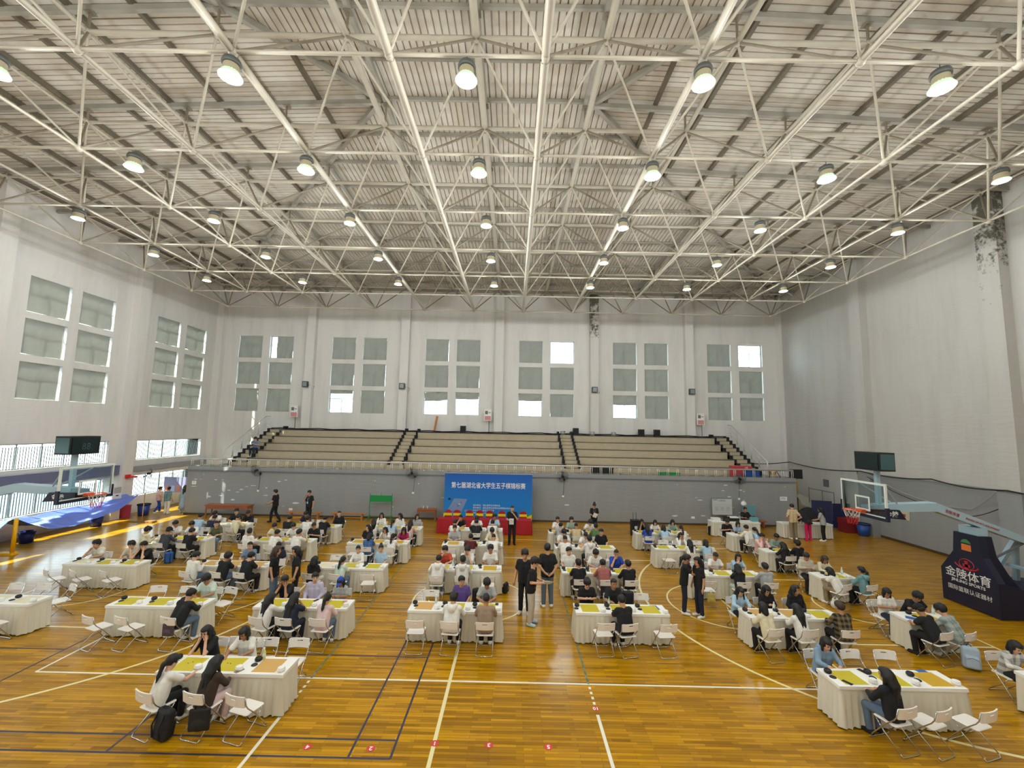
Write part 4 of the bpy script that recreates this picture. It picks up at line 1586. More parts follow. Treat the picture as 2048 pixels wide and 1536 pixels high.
tag(MB().bb(XR - .06, XR - .03, 13.4, 13.85, 2.15, 2.6).build('meter_box', INK), 'small grey meter box on the right wall corner', 'box')


def cable(label, pts, r=.02, m=BLACK):
    out = []
    for i in range(len(pts) - 1):
        a, b = Vector(pts[i]), Vector(pts[i + 1])
        for k in range(8):
            t = k / 8
            p = a.lerp(b, t)
            p.z -= .18 * math.sin(PI * t) * min(1, (b - a).length / 5)
            out.append(p)
    out.append(Vector(pts[-1]))
    tag(MB().tube(out, r, 5).build('wall_cable', m), label, 'cable', 'cables along the right wall')


cx_ = XR - .10
cable('dark cable sagging high along the right wall above the grey paint', [(17.3, 17.4, 3.35), (XR - .2, 16.9, 3.45), (XR - .5, 10.2, 3.45), (cx_, 6.5, 3.45), (XR - .52, 3.0, 3.4), (cx_, -2.0, 3.5)], .03)
cable('thin pale cable drooping across the grey right wall', [(XR - .5, 9.6, 3.3), (cx_, 7.4, 2.45), (cx_, 4.8, 2.35), (XR - .5, 3.4, 3.3)], .018, mat('pale_cable', '#a9a59c', .6))
cable('black cable drooping lowest across the grey right wall', [(XR - .5, 9.8, 3.2), (cx_, 7.0, 2.2), (cx_, 5.0, 2.0), (XR - .5, 3.4, 2.6)], .018)
tag(MB().box((XR - .05, 10.95, 3.3), (.04, .2, .22)).build('junction_box', mat('rust_box', '#7a5a40', .6)), 'rusty junction box where the right wall turns grey', 'box')
# spare long bench behind registration
o = thing('bench', 'low brown bench between the two registration tables', 'bench', (15.05, 11.25, 0))
MB().bb(-.95, .95, -.14, .14, .36, .42).build('seat', WOODB, o)
for x in (-.8, .8):
    MB().bb(x - .03, x + .03, -.12, .12, 0, .36).build('leg', WOODB, o)
# ================================================================== game tables
T = {'A1': (-12.22, 6.35), 'A2': (-12.22, 3.7), 'A3': (-12.22, .5), 'A4': (-12.22, -2.65),
     'B1': (-8.0, 6.35), 'B2': (-8.0, 3.75), 'B3': (-8.0, .6), 'B4': (-7.87, -2.6),
     'C1': (-4.12, 6.3), 'C2': (-4.13, 3.75), 'C3': (-4.15, .65), 'C4': (-4.15, -2.5), 'C5': (-4.2, -5.47),
     'D1': (-.35, 6.3), 'D2': (-.3, 3.75), 'D3': (-.25, .7), 'D4': (-.15, -2.5),
     'E1': (4.2, 6.1), 'E2': (4.25, 3.6), 'E3': (4.2, .65), 'E4': (4.2, -2.42),
     'F1': (8.25, 6.4), 'F2': (8.3, 3.8), 'F3': (8.4, .7), 'F4': (8.65, -2.5), 'F5': (8.72, -5.43),
     'G1': (12.1, 6.4), 'G2': (12.1, 3.7), 'G3': (12.13, .7), 'G4': (12.13, -2.5), 'G5': (12.8, -5.35)}
COLN = {'A': 'leftmost column', 'B': 'second column', 'C': 'third column', 'D': 'middle column', 'E': 'fifth column', 'F': 'sixth column', 'G': 'rightmost column'}
ROWW = {'1': 'first row from backdrop', '2': 'second row from backdrop', '3': 'third row from backdrop', '4': 'fourth row from backdrop', '5': 'fifth row from backdrop'}


def place(t):
    return '%s, %s' % (COLN[t[0]], ROWW[t[1]])


CLOTH_T = mat('white_table_cover', '#EFEDE4', .7)
CLOTH_S = mat('cream_pleated_satin', '#DCD7C4', .55)
LEGM = mat('dark_table_leg', '#34363a', .5, metal=.4)
tbl = {}


def table_meshes(w, seed):
    key = (w, seed)
    if key not in tbl:
        top = MB().bb(-w / 2 - .012, w / 2 + .012, -.312, .312, .728, .75)
        top.bb(-w / 2 - .014, w / 2 + .014, -.314, .314, .69, .728)
        sk = pleated_skirt(w, .6, .7, .70, .026, .04, .03, seed)
        leg = MB().bb(-.02, .02, -.02, .02, 0, .70)
        tbl[key] = (top.mesh('table_cover', CLOTH_T), sk.mesh('table_skirt', CLOTH_S, True), leg.mesh('leg', LEGM))
    return tbl[key]


def make_table(x, y, w, seed, label, group='skirted game tables'):
    o = thing('banquet_table', label, 'table', (x, y, 0), 0, group)
    top, sk, leg = table_meshes(w, seed)
    link('table_cover', top, o)
    link('table_skirt', sk, o)
    for sx in (-w / 2 + .07, w / 2 - .07):
        for sy in (-.24, .24):
            link('leg', leg, o, (sx, sy, 0))
    return o


# board colours per place: y yellow, o orange, p pale (blank), - none
BOARDS = {'A1': 'ypy', 'A2': 'pyy', 'A3': 'pyy', 'A4': '-pp', 'B1': 'yyy', 'B2': 'yyy', 'B3': 'ooo', 'B4': 'yyy',
          'C1': 'yyy', 'C2': 'mmm', 'C3': 'pyy', 'C4': 'yyy', 'C5': 'yyo', 'D1': 'myy', 'D2': 'myo', 'D3': 'yym', 'D4': 'oyy',
          'E1': 'yyy', 'E2': 'yoy', 'E3': 'yoy', 'E4': 'yyy', 'F1': 'yyy', 'F2': 'yyy', 'F3': 'yyy', 'F4': 'ooy', 'F5': 'yym',
          'G1': 'y', 'G2': 'y', 'G3': 'y', 'G4': 'y', 'G5': 'y'}
BM = {'y': ('yellow', mat('yellow_board_sheet', '#CDBB1F', .5)), 'o': ('tan orange', mat('tan_board_sheet', '#D3A25C', .5)),
      'p': ('pale cream', mat('pale_board_sheet', '#E6DCC0', .5)), 'm': ('mustard', mat('mustard_board_sheet', '#D0A21C', .5))}


def board_mesh():
    b = MB()
    b.bb(-.225, .225, -.235, .235, 0, .004)
    g_ = .0044
    for i in range(15):
        p = -.2 + i * .4 / 14
        b.bb(p - .0008, p + .0008, -.21, .21, .004, g_, 1)
        b.bb(-.2, .2, p * 1.05 - .0008, p * 1.05 + .0008, .004, g_ + .0001, 1)
    return b.mesh('game_board', [BM['y'][1], mat('board_line', '#B7A61E', .6)])


board_m = board_mesh()
bowl_m = MB().lathe([(.045, 0), (.065, .02), (.068, .05), (.055, .072), (.05, .072), (.058, .05), (.0, .045)], 14, caps=False).mesh('bowl', BLACK, True)
lid_m = MB().lathe([(0, .02), (.045, .018), (.06, .008), (.062, 0), (0, 0)], 14, caps=False).mesh('lid', BLACK, True)
wbowl_m = MB().lathe([(.05, 0), (.07, .012), (.072, .05), (.066, .055), (.05, .06), (0, .058)], 14, caps=False).mesh('bowl', WHITE, True)
wlid_m = MB().lathe([(.064, .0), (.066, .012), (.05, .022), (.0, .024)], 14, caps=False).mesh('lid', WHITE, True)
stone_m = MB().sphere((0, 0, .004), (.011, .011, .005), 8, 4).mesh('stone', BLACK, True)
SEAT3 = ['left', 'middle', 'right']
rnd = random.Random(5)
for ti, (k, (x, y)) in enumerate(T.items()):
    w = 1.22 if (k[0] == 'G' and k[1] in '1234') else 2.4
    make_table(x, y, w, 1 + ti % 4, 'white covered game table with cream pleated skirt, %s' % place(k))
    bs = BOARDS[k]
    slots = [-.8, 0, .8] if len(bs) == 3 else [.08]
    for si, (sx, c) in enumerate(zip(slots, bs)):
        if c == '-':
            continue
        nm = SEAT3[si] if len(bs) == 3 else 'only'
        o = link('game_board', board_m, None, (x + sx + rnd.uniform(-.03, .03), y + rnd.uniform(-.03, .02), .7502), (0, 0, rnd.uniform(-.04, .04)))
        setmat(o, BM[c][1])
        tag(o, '%s game board sheet, %s place, %s' % (BM[c][0], nm, place(k)), 'game board', 'game board sheets')
        jx = rnd.uniform(-.02, .02)
        o = thing('stone_bowl', 'black stone bowl with its lid beside, %s place, %s' % (nm, place(k)), 'bowl', (x + sx - .32 + jx, y + .13 + rnd.uniform(-.04, .04), .75), rnd.uniform(-.3, .3), 'black stone bowls')
        link('bowl', bowl_m, o, (0, 0, 0), (0, 0, 0))
        link('lid', lid_m, o, (rnd.uniform(.0, .03), -.15, 0), (0, 0, 0))
        o = thing('white_stone_bowl', 'white lidded stone bowl, %s place, %s' % (nm, place(k)), 'bowl', (x + sx + .315 + jx, y - .17 + rnd.uniform(-.04, .05), .75), 0, 'white stone bowls')
        link('bowl', wbowl_m, o)
        link('lid', wlid_m, o, (0, 0, .058))
# a few stones on the near boards
for i, (bx, by, wh) in enumerate(((-5.02, -5.47, 0), (-4.99, -5.44, 1), (-4.96, -5.42, 0), (-4.94, -5.50, 1), (-4.26, -5.44, 0), (-4.23, -5.47, 1), (-4.2, -5.45, 0))):
    o = link('game_stone', stone_m, None, (bx, by, .7545))
    setmat(o, WHITE if wh else BLACK)
    tag(o, '%s game stone on nearest yellow boards, third column' % ('white' if wh else 'black'), 'game stone', '%s stones on the nearest boards' % ('white' if wh else 'black'))

# registration tables
make_table(13.2, 9.35, 2.5, 2, 'skirted registration table with laptop and boxes under the whiteboard', 'registration tables')
make_table(16.9, 9.25, 2.6, 3, 'skirted registration table with three people standing at it', 'registration tables')


def bottle(x, y, z, capc, label, tint='#C9DBD4'):
    o = thing('drink_bottle', label, 'bottle', (x, y, z))
    MB().lathe([(.030, 0), (.033, .02), (.030, .08), (.033, .14), (.014, .185), (.014, .20)], 12).build('body', mat('bottle_' + tint, tint, .15), o, True)
    MB().lathe([(.016, .195), (.016, .22)], 10).build('cap', mat('cap_' + capc, capc, .4), o)
    MB().lathe([(.0335, .06), (.0335, .12)], 12, caps=False).build('wrapper', mat('wrap_' + capc, '#DDE6E2', .4), o)


bottle(-3.66, -5.25, .75, '#EAEAEA', 'bottle of pale yellow drink on nearest table, third column', '#D8D38A')
bottle(-3.55, -2.35, .75, '#2f9a55', 'clear bottle with green cap before the blue capped woman')
bottle(3.95, -2.2, .75, '#2f9a55', 'green tinted bottle between two men in black, fifth column', '#9FC5A8')
bottle(-.72, -2.3, .75, '#e8e8e8', 'clear water bottle on front middle column table')
bottle(-.7, .85, .75, '#e8e8e8', 'clear water bottle before the man in orange red shirt')
bottle(8.35, -2.3, .75, '#e8e8e8', 'white flask with dark band between boards, sixth column', '#E4E6E2')
bottle(9.15, .95, .75, '#3a3a3a', 'small bottle before the woman hiding her face, sixth column', '#B9C7A8')
bottle(12.55, .85, .75, '#e8e8e8', 'clear water bottle on third row table, rightmost column')
bottle(12.5, 3.85, .75, '#5a7fc0', 'blue tinted bottle before the man in black, rightmost column', '#8FB0D8')
bottle(-7.2, 3.95, .75, '#e8e8e8', 'clear water bottle before man in black, second column')
bottle(17.9, 9.2, .75, '#b05a3a', 'clear bottle with orange cap on registration table end')
bottle(12.6, -2.3, .75, '#e8e8e8', 'clear bottle at far edge of table beside padded basketball base')


def flat_item(name, label, cat, x, y, w, d, m, rz=0, h=.008, z=.75):
    o = MB().bb(-w / 2, w / 2, -d / 2, d / 2, 0, h).build(name, m, None, False, (x, y, z), (0, 0, rz))
    return tag(o, label, cat)


PHONE = mat('dark_phone', '#17181c', .2)
LEAF = mat('blue_leaflet', '#2F5FA8', .4)
flat_item('phone', 'dark phone on the table edge near the lone black haired woman', 'phone', 7.75, -5.62, .08, .17, PHONE, .5)
flat_item('phone', 'black phone between the first two boards, front sixth column table', 'phone', 8.38, -5.22, .09, .2, PHONE, .35)
flat_item('phone', 'tan phone lying by the bowl on the nearest left table', 'phone', -3.88, -5.68, .08, .16, mat('tan_phone', '#9c7f70', .3), -.5)
flat_item('phone', 'black phone at the right end of front middle table', 'phone', .92, -2.3, .08, .15, PHONE, 0)
flat_item('phone', 'black phone on edge of fifth column front table', 'phone', 4.0, -2.6, .08, .16, PHONE, .2)
flat_item('phone', 'black phone on the third column table before lilac jacket', 'phone', -3.95, -2.3, .08, .16, PHONE, -.4)
flat_item('leaflet', 'blue printed leaflet on fifth column front table', 'leaflet', 5.15, -2.3, .2, .27, LEAF, .1, .003)
flat_item('leaflet', 'blue printed leaflet at right end of sixth column front table', 'leaflet', 9.62, -5.25, .2, .3, LEAF, .2, .003)
flat_item('leaflet', 'blue leaflet on the table before the black capped woman', 'leaflet', 11.75, -2.62, .2, .28, LEAF, .9, .003)
flat_item('leaflet', 'pale blue leaflet at right end of fourth row, sixth column', 'leaflet', 9.62, -2.35, .2, .28, mat('pale_leaflet', '#B7C4CE', .4), .2, .003)
flat_item('tissue_pack', 'pink tissue pack on the table before the blue cap', 'tissue pack', -3.15, -2.35, .1, .07, mat('pink_pack', '#E5A9B4', .5), .1, .03)
# registration desk things
o = thing('laptop', 'open black laptop on the registration table', 'laptop', (12.75, 9.35, .75))
MB().bb(-.18, .18, -.12, .12, 0, .018).build('keyboard', BLACK, o)
MB().box((0, -.13, .13), (.36, .015, .24), rotm(-.2, 0, 0)).build('screen', BLACK, o)
o = thing('printer', 'black and white printer on the registration table', 'printer', (13.2, 9.4, .75))
MB().bb(-.24, .24, -.18, .18, 0, .17).build('body', BLACK, o)
MB().bb(-.24, .24, -.18, .18, .17, .21).build('lid', WHITE, o)
o = thing('document_box', 'white flat box at left end of registration table', 'box', (12.25, 9.4, .75))
MB().bb(-.2, .2, -.14, .14, 0, .12).build('body', WHITE, o)
MB().bb(-.21, .21, -.15, .15, .12, .145).build('lid', WHITE, o)
flat_item('paper_sheet', 'white paper sheet before the seated registrar', 'paper', 13.85, 9.25, .21, .3, WHITE, .3, .002)
flat_item('paper_sheet', 'white paper sheets under the bending woman', 'paper', 16.5, 9.15, .3, .3, WHITE, .1, .002)
flat_item('paper_sheet', 'white sheet at the left end of second registration table', 'paper', 15.85, 9.3, .3, .2, WHITE, 0, .03)
flat_item('paper_sheet', 'blue white sheet before the woman with white shoes', 'paper', 17.2, 9.15, .2, .28, LEAF, .2, .003)
o = thing('water_jug', 'white round bag on the teal board behind registrar', 'bag', (14.78, 11.27, 1.22))
MB().sphere((0, 0, .14), (.16, .12, .15), 12, 8).build('bag', WHITE, o, True)
MB().tube([(-.06, 0, .26), (-.03, 0, .36), (.04, 0, .36), (.07, 0, .26)], .01, 5).build('handle', WHITE, o)
o = thing('plastic_crate', 'teal clear plastic crate at end of registration table', 'crate', (14.3, 9.35, .75))
MB().bb(-.16, .16, -.12, .12, 0, .02).bb(-.16, .16, -.12, -.11, .02, .2).bb(-.16, .16, .11, .12, .02, .2).bb(-.16, -.15, -.11, .11, .02, .2).bb(.15, .16, -.11, .11, .02, .2).build('body', TEAL, o)
MB().bb(-.17, .17, -.13, .13, .19, .21).build('rim', TEAL, o)

# ================================================================== folding chairs
CH_W = mat('white_chair_plastic', '#EDE6DC', .4)


def chair_meshes():
    seat = MB()
    n_ = 8

    def rr(w, d, r, z):
        pts = []
        for cx, cy, a0 in ((w - r, d - r, 0), (-w + r, d - r, 90), (-w + r, -d + r, 180), (w - r, -d + r, 270)):
            for q in range(4):
                a = math.radians(a0 + q * 30)
                pts.append((cx + r * math.cos(a), cy + r * math.sin(a), z))
        return pts
    a, b, c = rr(.205, .19, .04, .435), rr(.21, .195, .045, .447), rr(.195, .18, .04, .458)
    seat.add(a + b + c, [tuple(range(15, -1, -1))] + [(i, (i + 1) % 16, 16 + (i + 1) % 16, 16 + i) for i in range(16)] + [(16 + i, 16 + (i + 1) % 16, 32 + (i + 1) % 16, 32 + i) for i in range(16)] + [tuple(range(32, 48))])
    back = MB()
    # curved panel with a slot for the hand
    xs = [-.215, -.14, -.06, .06, .14, .215]
    zs = [.61, .725, .755, .79]
    cur = lambda x: -.235 - .035 * (1 - (x / .215) ** 2)
    lean = lambda z: -.22 * (z - .45)
    vs_ = []
    for side in (0, 1):
        for z in zs:
            for x in xs:
                vs_.append((x, cur(x) + lean(z) * .5 + (.022 if side else 0), z))
    W = len(xs)
    H = len(zs)
    idx = lambda s, j, i: s * W * H + j * W + i
    fs = []
    for j in range(H - 1):
        for i in range(W - 1):
            hole = (j == 1 and i == 2)
            q = [(j, i), (j, i + 1), (j + 1, i + 1), (j + 1, i)]
            if not hole:
                fs.append(tuple(idx(0, *p) for p in q))
                fs.append(tuple(idx(1, *p) for p in reversed(q)))
            else:
                for e in range(4):
                    p, r_ = q[e], q[(e + 1) % 4]
                    fs.append((idx(0, *p), idx(0, *r_), idx(1, *r_), idx(1, *p)))
    for i in range(W - 1):
        fs.append((idx(0, 0, i + 1), idx(0, 0, i), idx(1, 0, i), idx(1, 0, i + 1)))
        fs.append((idx(0, H - 1, i), idx(0, H - 1, i + 1), idx(1, H - 1, i + 1), idx(1, H - 1, i)))
    for j in range(H - 1):
        fs.append((idx(0, j, 0), idx(0, j + 1, 0), idx(1, j + 1, 0), idx(1, j, 0)))
        fs.append((idx(0, j + 1, W - 1), idx(0, j, W - 1), idx(1, j, W - 1), idx(1, j + 1, W - 1)))
    back.add(vs_, fs)
    fa = MB()
    for s in (-1, 1):
        fa.tube([(s * .222, .235, .06), (s * .222, .19, .13), (s * .222, -.02, .40), (s * .222, -.18, .56), (s * .222, -.225, .63), (s * .222, -.258, .785)], .0105, 6)
    fa.tube([(-.222, .235, .06), (-.215, .262, .015), (-.18, .268, .012), (.18, .268, .012), (.215, .262, .015), (.222, .235, .06)], .0105, 6)
    fb = MB()
    for s in (-1, 1):
        fb.tube([(s * .2, .15, .432), (s * .2, .02, .27), (s * .2, -.235, .055)], .0105, 6)
    fb.tube([(-.2, -.235, .055), (-.192, -.262, .016), (-.16, -.27, .012), (.16, -.27, .012), (.192, -.262, .016), (.2, -.235, .055)], .0105, 6)
    fb.cyl((-.2, .15, .432), (.2, .15, .432), .009, 6)
    return (seat.mesh('seat', CH_W), back.mesh('backrest', CH_W), fa.mesh('front_leg_frame', CHROME, True), fb.mesh('rear_leg_frame', CHROME, True))


ch_seat, ch_back, ch_fa, ch_fb = chair_meshes()


def chair(x, y, rz, label):
    o = thing('folding_chair', label, 'chair', (x, y, 0), rz, 'white folding chairs')
    link('seat', ch_seat, o)
    link('backrest', ch_back, o)
    link('front_leg_frame', ch_fa, o)
    link('rear_leg_frame', ch_fb, o)
    return o


EMPTY = '''A3 f -.89 .55|A3 f -.07 .50|A3 f .88 .45|A4 b -.56 0|A4 b .21 0|A4 b .95 -.5|A4 f .83 .2|B4 b -.87 .1|B4 b -.05 0|B4 b 1.12 -.3
B4 f -.89 .35|B4 f -.1 .3|B1 b -.1 0|B3 b -.94 0|C3 b -.85 0|C3 f .87 -.05|C2 f -.77 0|C5 b -.47 -.1|C5 b .22 .1|C5 b .88 0|C5 f .83 .3
D2 f -.79 0|D3 f .8 0|D4 b -.84 0|D4 f -.88 0|E2 f .9 0|E4 b .84 0|E4 f -.6 -.1|E4 f .92 -.1|F2 b -.47 0|F2 b .98 0|F2 f -.82 -.15|F3 b -.45 0|F3 f -.82 0
F5 b .01 .1|F5 b .72 -.1|F5 f -.02 -.35|F5 f .76 -.3|G4 b -.45 .2'''
cnt = {}
for tok in EMPTY.replace('\n', '|').split('|'):
    t, s, dx, a = tok.split()
    dx, a = float(dx), float(a)
    x, y = T[t]
    if s == 'f':
        yy, rz = y - .70 + (-.06 if abs(a) > .25 else 0), -a
    else:
        yy, rz = y + .74, PI + a
    seat_ = 'left' if dx < -.35 else ('right' if dx > .35 else 'middle')
    cnt[(t, s, seat_)] = cnt.get((t, s, seat_), 0) + 1
    chair(x + dx, yy, rz, 'empty white folding chair, %s side %s seat, %s' % ('near' if s == 'f' else 'far', seat_, place(t)))
# ================================================================== people
class Grid:
    def __init__(self, lo, hi, res):
        self.lo = np.array(lo, np.float32)
        self.res = res
        self.n = np.ceil((np.array(hi) - np.array(lo)) / res).astype(int) + 1
        self.ax = [self.lo[i] + np.arange(self.n[i], dtype=np.float32) * res for i in range(3)]
        self.F = np.full(tuple(self.n), 0.5, np.float32)

    def sub(self, lo, hi):
        i0 = np.clip(np.floor((np.array(lo) - self.lo) / self.res).astype(int), 0, self.n)
        i1 = np.clip(np.ceil((np.array(hi) - self.lo) / self.res).astype(int) + 1, 0, self.n)
        sl = tuple(slice(a, b) for a, b in zip(i0, i1))
        X, Y, Z = np.meshgrid(self.ax[0][sl[0]], self.ax[1][sl[1]], self.ax[2][sl[2]], indexing='ij')
        return sl, X, Y, Z

    def put(self, sl, d, k):
        f = self.F[sl]
        if k > 0:
            h = np.clip(.5 + .5 * (f - d) / k, 0, 1)
            self.F[sl] = f + (d - f) * h - k * h * (1 - h)
        else:
            self.F[sl] = np.minimum(f, d)

    def cap(self, a, b, ra, rb, k=.03, sq=1.0):
        a, b = np.array(a, float), np.array(b, float)
        m = max(ra, rb) + .07
        sl, X, Y, Z = self.sub(np.minimum(a, b) - m, np.maximum(a, b) + m)
        if X.size == 0:
            return self
        d = b - a
        L = max(float(d @ d), 1e-9)
        t = np.clip(((X - a[0]) * d[0] + (Y - a[1]) * d[1] + (Z - a[2]) * d[2]) / L, 0, 1)
        dist = np.sqrt((X - a[0] - t * d[0]) ** 2 + (Y - a[1] - t * d[1]) ** 2 + (Z - a[2] - t * d[2]) ** 2) - (ra + t * (rb - ra))
        self.put(sl, dist, k)
        return self

    def ell(self, c, r, k=.02, R=None):
        c, r = np.array(c, float), np.array(r, float)
        m = r.max() + .06
        sl, X, Y, Z = self.sub(c - m, c + m)
        if X.size == 0:
            return self
        x, y, z = X - c[0], Y - c[1], Z - c[2]
        if R is not None:
            x, y, z = (R[0, 0] * x + R[1, 0] * y + R[2, 0] * z, R[0, 1] * x + R[1, 1] * y + R[2, 1] * z, R[0, 2] * x + R[1, 2] * y + R[2, 2] * z)
        k0 = np.sqrt((x / r[0]) ** 2 + (y / r[1]) ** 2 + (z / r[2]) ** 2)
        k1 = np.sqrt((x / r[0] ** 2) ** 2 + (y / r[1] ** 2) ** 2 + (z / r[2] ** 2) ** 2) + 1e-6
        self.put(sl, k0 * (k0 - 1) / k1, k)
        return self

    def rbox(self, c, h, r, k=0.0):
        X, Y, Z = np.meshgrid(*self.ax, indexing='ij')
        qx, qy, qz = np.abs(X - c[0]) - h[0] + r, np.abs(Y - c[1]) - h[1] + r, np.abs(Z - c[2]) - h[2] + r
        d = np.sqrt(np.maximum(qx, 0) ** 2 + np.maximum(qy, 0) ** 2 + np.maximum(qz, 0) ** 2) + np.minimum(np.maximum(qx, np.maximum(qy, qz)), 0) - r
        self.put((slice(None),) * 3, d.astype(np.float32), k)
        return self

    def cut(self, fn):
        X, Y, Z = np.meshgrid(*self.ax, indexing='ij')
        self.F = np.maximum(self.F, fn(X, Y, Z)).astype(np.float32)
        return self

    def nets(self):
        F = self.F
        F[0], F[-1] = .5, .5
        F[:, 0], F[:, -1] = .5, .5
        F[:, :, 0], F[:, :, -1] = .5, .5
        s = F < 0
        nx, ny, nz = F.shape
        cnt_ = np.zeros((nx - 1, ny - 1, nz - 1), np.float32)
        acc = np.zeros((nx - 1, ny - 1, nz - 1, 3), np.float32)
        for ax in range(3):
            sa = [slice(None)] * 3
            sb = [slice(None)] * 3
            sa[ax], sb[ax] = slice(0, -1), slice(1, None)
            fa, fb = F[tuple(sa)], F[tuple(sb)]
            cr = (fa < 0) != (fb < 0)
            t = np.where(cr, fa / np.where(cr, fa - fb, 1), 0)
            o1, o2 = [i for i in range(3) if i != ax]
            for d1 in (0, 1):
                for d2 in (0, 1):
                    q = [slice(None)] * 3
                    q[o1] = slice(d1, F.shape[o1] - 1 + d1)
                    q[o2] = slice(d2, F.shape[o2] - 1 + d2)
                    c_ = cr[tuple(q)]
                    cnt_ += c_
                    acc[..., ax] += t[tuple(q)] * c_
                    acc[..., o1] += d1 * c_
                    acc[..., o2] += d2 * c_
        act = cnt_ > 0
        idx = np.full(act.shape, -1, np.int64)
        ii = np.argwhere(act)
        idx[act] = np.arange(len(ii))
        V = self.lo + (ii + acc[act] / cnt_[act][:, None]) * self.res
        faces = []
        for ax in range(3):
            sa = [slice(None)] * 3
            sb = [slice(None)] * 3
            sa[ax], sb[ax] = slice(0, -1), slice(1, None)
            A, B = s[tuple(sa)], s[tuple(sb)]
            e = np.argwhere(A != B)
            o1, o2 = (ax + 1) % 3, (ax + 2) % 3
            e = e[(e[:, o1] > 0) & (e[:, o2] > 0)]
            if not len(e):
                continue
            flip = A[tuple(e.T)]

            def cell(d1, d2):
                q = e.copy()
                q[:, o1] -= d1
                q[:, o2] -= d2
                return idx[tuple(q.T)]
            quad = np.stack([cell(1, 1), cell(0, 1), cell(0, 0), cell(1, 0)], 1)
            quad[~flip] = quad[~flip][:, ::-1]
            faces.append(quad)
        return V, np.concatenate(faces)

    def mesh(self, name, mats, extra=None):
        V, Q = self.nets()
        b = MB()
        b.v = [tuple(p) for p in V.tolist()]
        b.f = [tuple(q) for q in Q.tolist()]
        b.mi = [0] * len(b.f)
        if extra:
            for vs_, fs, mi in extra:
                b.add(vs_, fs, mi)
        return b.mesh(name, mats, True)


EYE = mat('dark_eye', '#1c1512', .4)
LIP = mat('lip', '#9c5a50', .5)
SKINS = [mat('skin_light', '#D9A98A', .55), mat('skin_warm', '#C8946F', .55), mat('skin_tan', '#B07E5C', .55)]


def hrot(yaw, pitch, roll=0.0):
    """head rotation: local +y is the face; pitch > 0 looks down"""
    return np.array(Matrix.Rotation(yaw, 3, 'Z') @ Matrix.Rotation(-pitch, 3, 'X') @ Matrix.Rotation(roll, 3, 'Y'))


def finger_mesh(wrist, d, nrm, side, curl=.5):
    """palm-rooted fingers: four fingers and a thumb as tapered bent tubes"""
    d = Vector(d).normalized()
    nrm = Vector(nrm)
    nrm = (nrm - d * nrm.dot(d)).normalized()
    lat = d.cross(nrm) * side
    b = MB()
    base = Vector(wrist) + d * .075
    for i, (o_, L) in enumerate(((-.030, .062), (-.010, .074), (.010, .070), (.029, .054))):
        p = base + lat * o_
        q1 = p + d * L * .5 + nrm * curl * .012
        q2 = q1 + (d * (1 - curl * .6) + nrm * curl).normalized() * L * .35
        q3 = q2 + (d * (1 - curl) + nrm * curl * 1.3).normalized() * L * .3
        b.tube([p - d * .02, q1, q2, q3], .008, 5, radii=[.010, .0095, .0085, .006])
    p = Vector(wrist) + d * .03 - lat * .03
    q1 = p - lat * .022 + d * .028 + nrm * .008
    q2 = q1 + d * .03 - lat * .004 + nrm * curl * .015
    b.tube([p, q1, q2], .009, 5, radii=[.013, .0105, .007])
    return (b.v, b.f, 0)


def face_features(hc, R):
    out = []

    def tr(b):
        return [tuple(np.array(hc) + R @ (np.array(p) * HS)) for p in b.v]
    b = MB()
    for s in (-1, 1):
        b.sphere((s * .031, .0835, .012), (.0145, .008, .0075), 8, 4)
    out.append((tr(b), b.f, 1))
    b = MB()
    for s in (-1, 1):
        b.box((s * .032, .090, .036), (.032, .008, .006), rotm(0, s * .12, 0))
    out.append((tr(b), b.f, 1))
    b = MB()
    b.sphere((0, .087, -.060), (.023, .009, .0075), 8, 4)
    out.append((tr(b), b.f, 2))
    return out


HS = 1.07


def head_sdf(g_, hc, R):
    hc = np.array(hc)
    f = lambda p: hc + R @ (np.array(p) * HS)
    q = lambda r: np.array(r) * HS
    g_.ell(f((0, -.010, .028)), q((.078, .098, .094)), .02, R)
    g_.ell(f((0, .018, -.048)), q((.060, .070, .074)), .03, R)
    g_.ell(f((0, .094, -.014)), q((.013, .018, .026)), .012, R)
    for s in (-1, 1):
        g_.ell(f((s * .079, -.008, -.005)), (.010, .020, .032), .008, R)


class Pose:
    """joint positions of a body; local +y is forward, +x its right-hand... side"""

    def __init__(self, pel, chest, neck, hc, hR, arms, legs, shw=.175, handn=None, curl=.5):
        self.pel, self.chest, self.neck, self.hc, self.hR = [np.array(v, float) for v in (pel, chest, neck, hc, hR)]
        self.arms, self.legs, self.shw, self.curl = arms, legs, shw, curl
        self.handn = handn or {-1: (0, 0, -1), 1: (0, 0, -1)}


def sh_pos(p, s):
    d = (p.neck - p.chest)
    d = d / np.linalg.norm(d)
    return p.neck - d * .055 + np.array([s * (p.shw - .02), 0, 0])


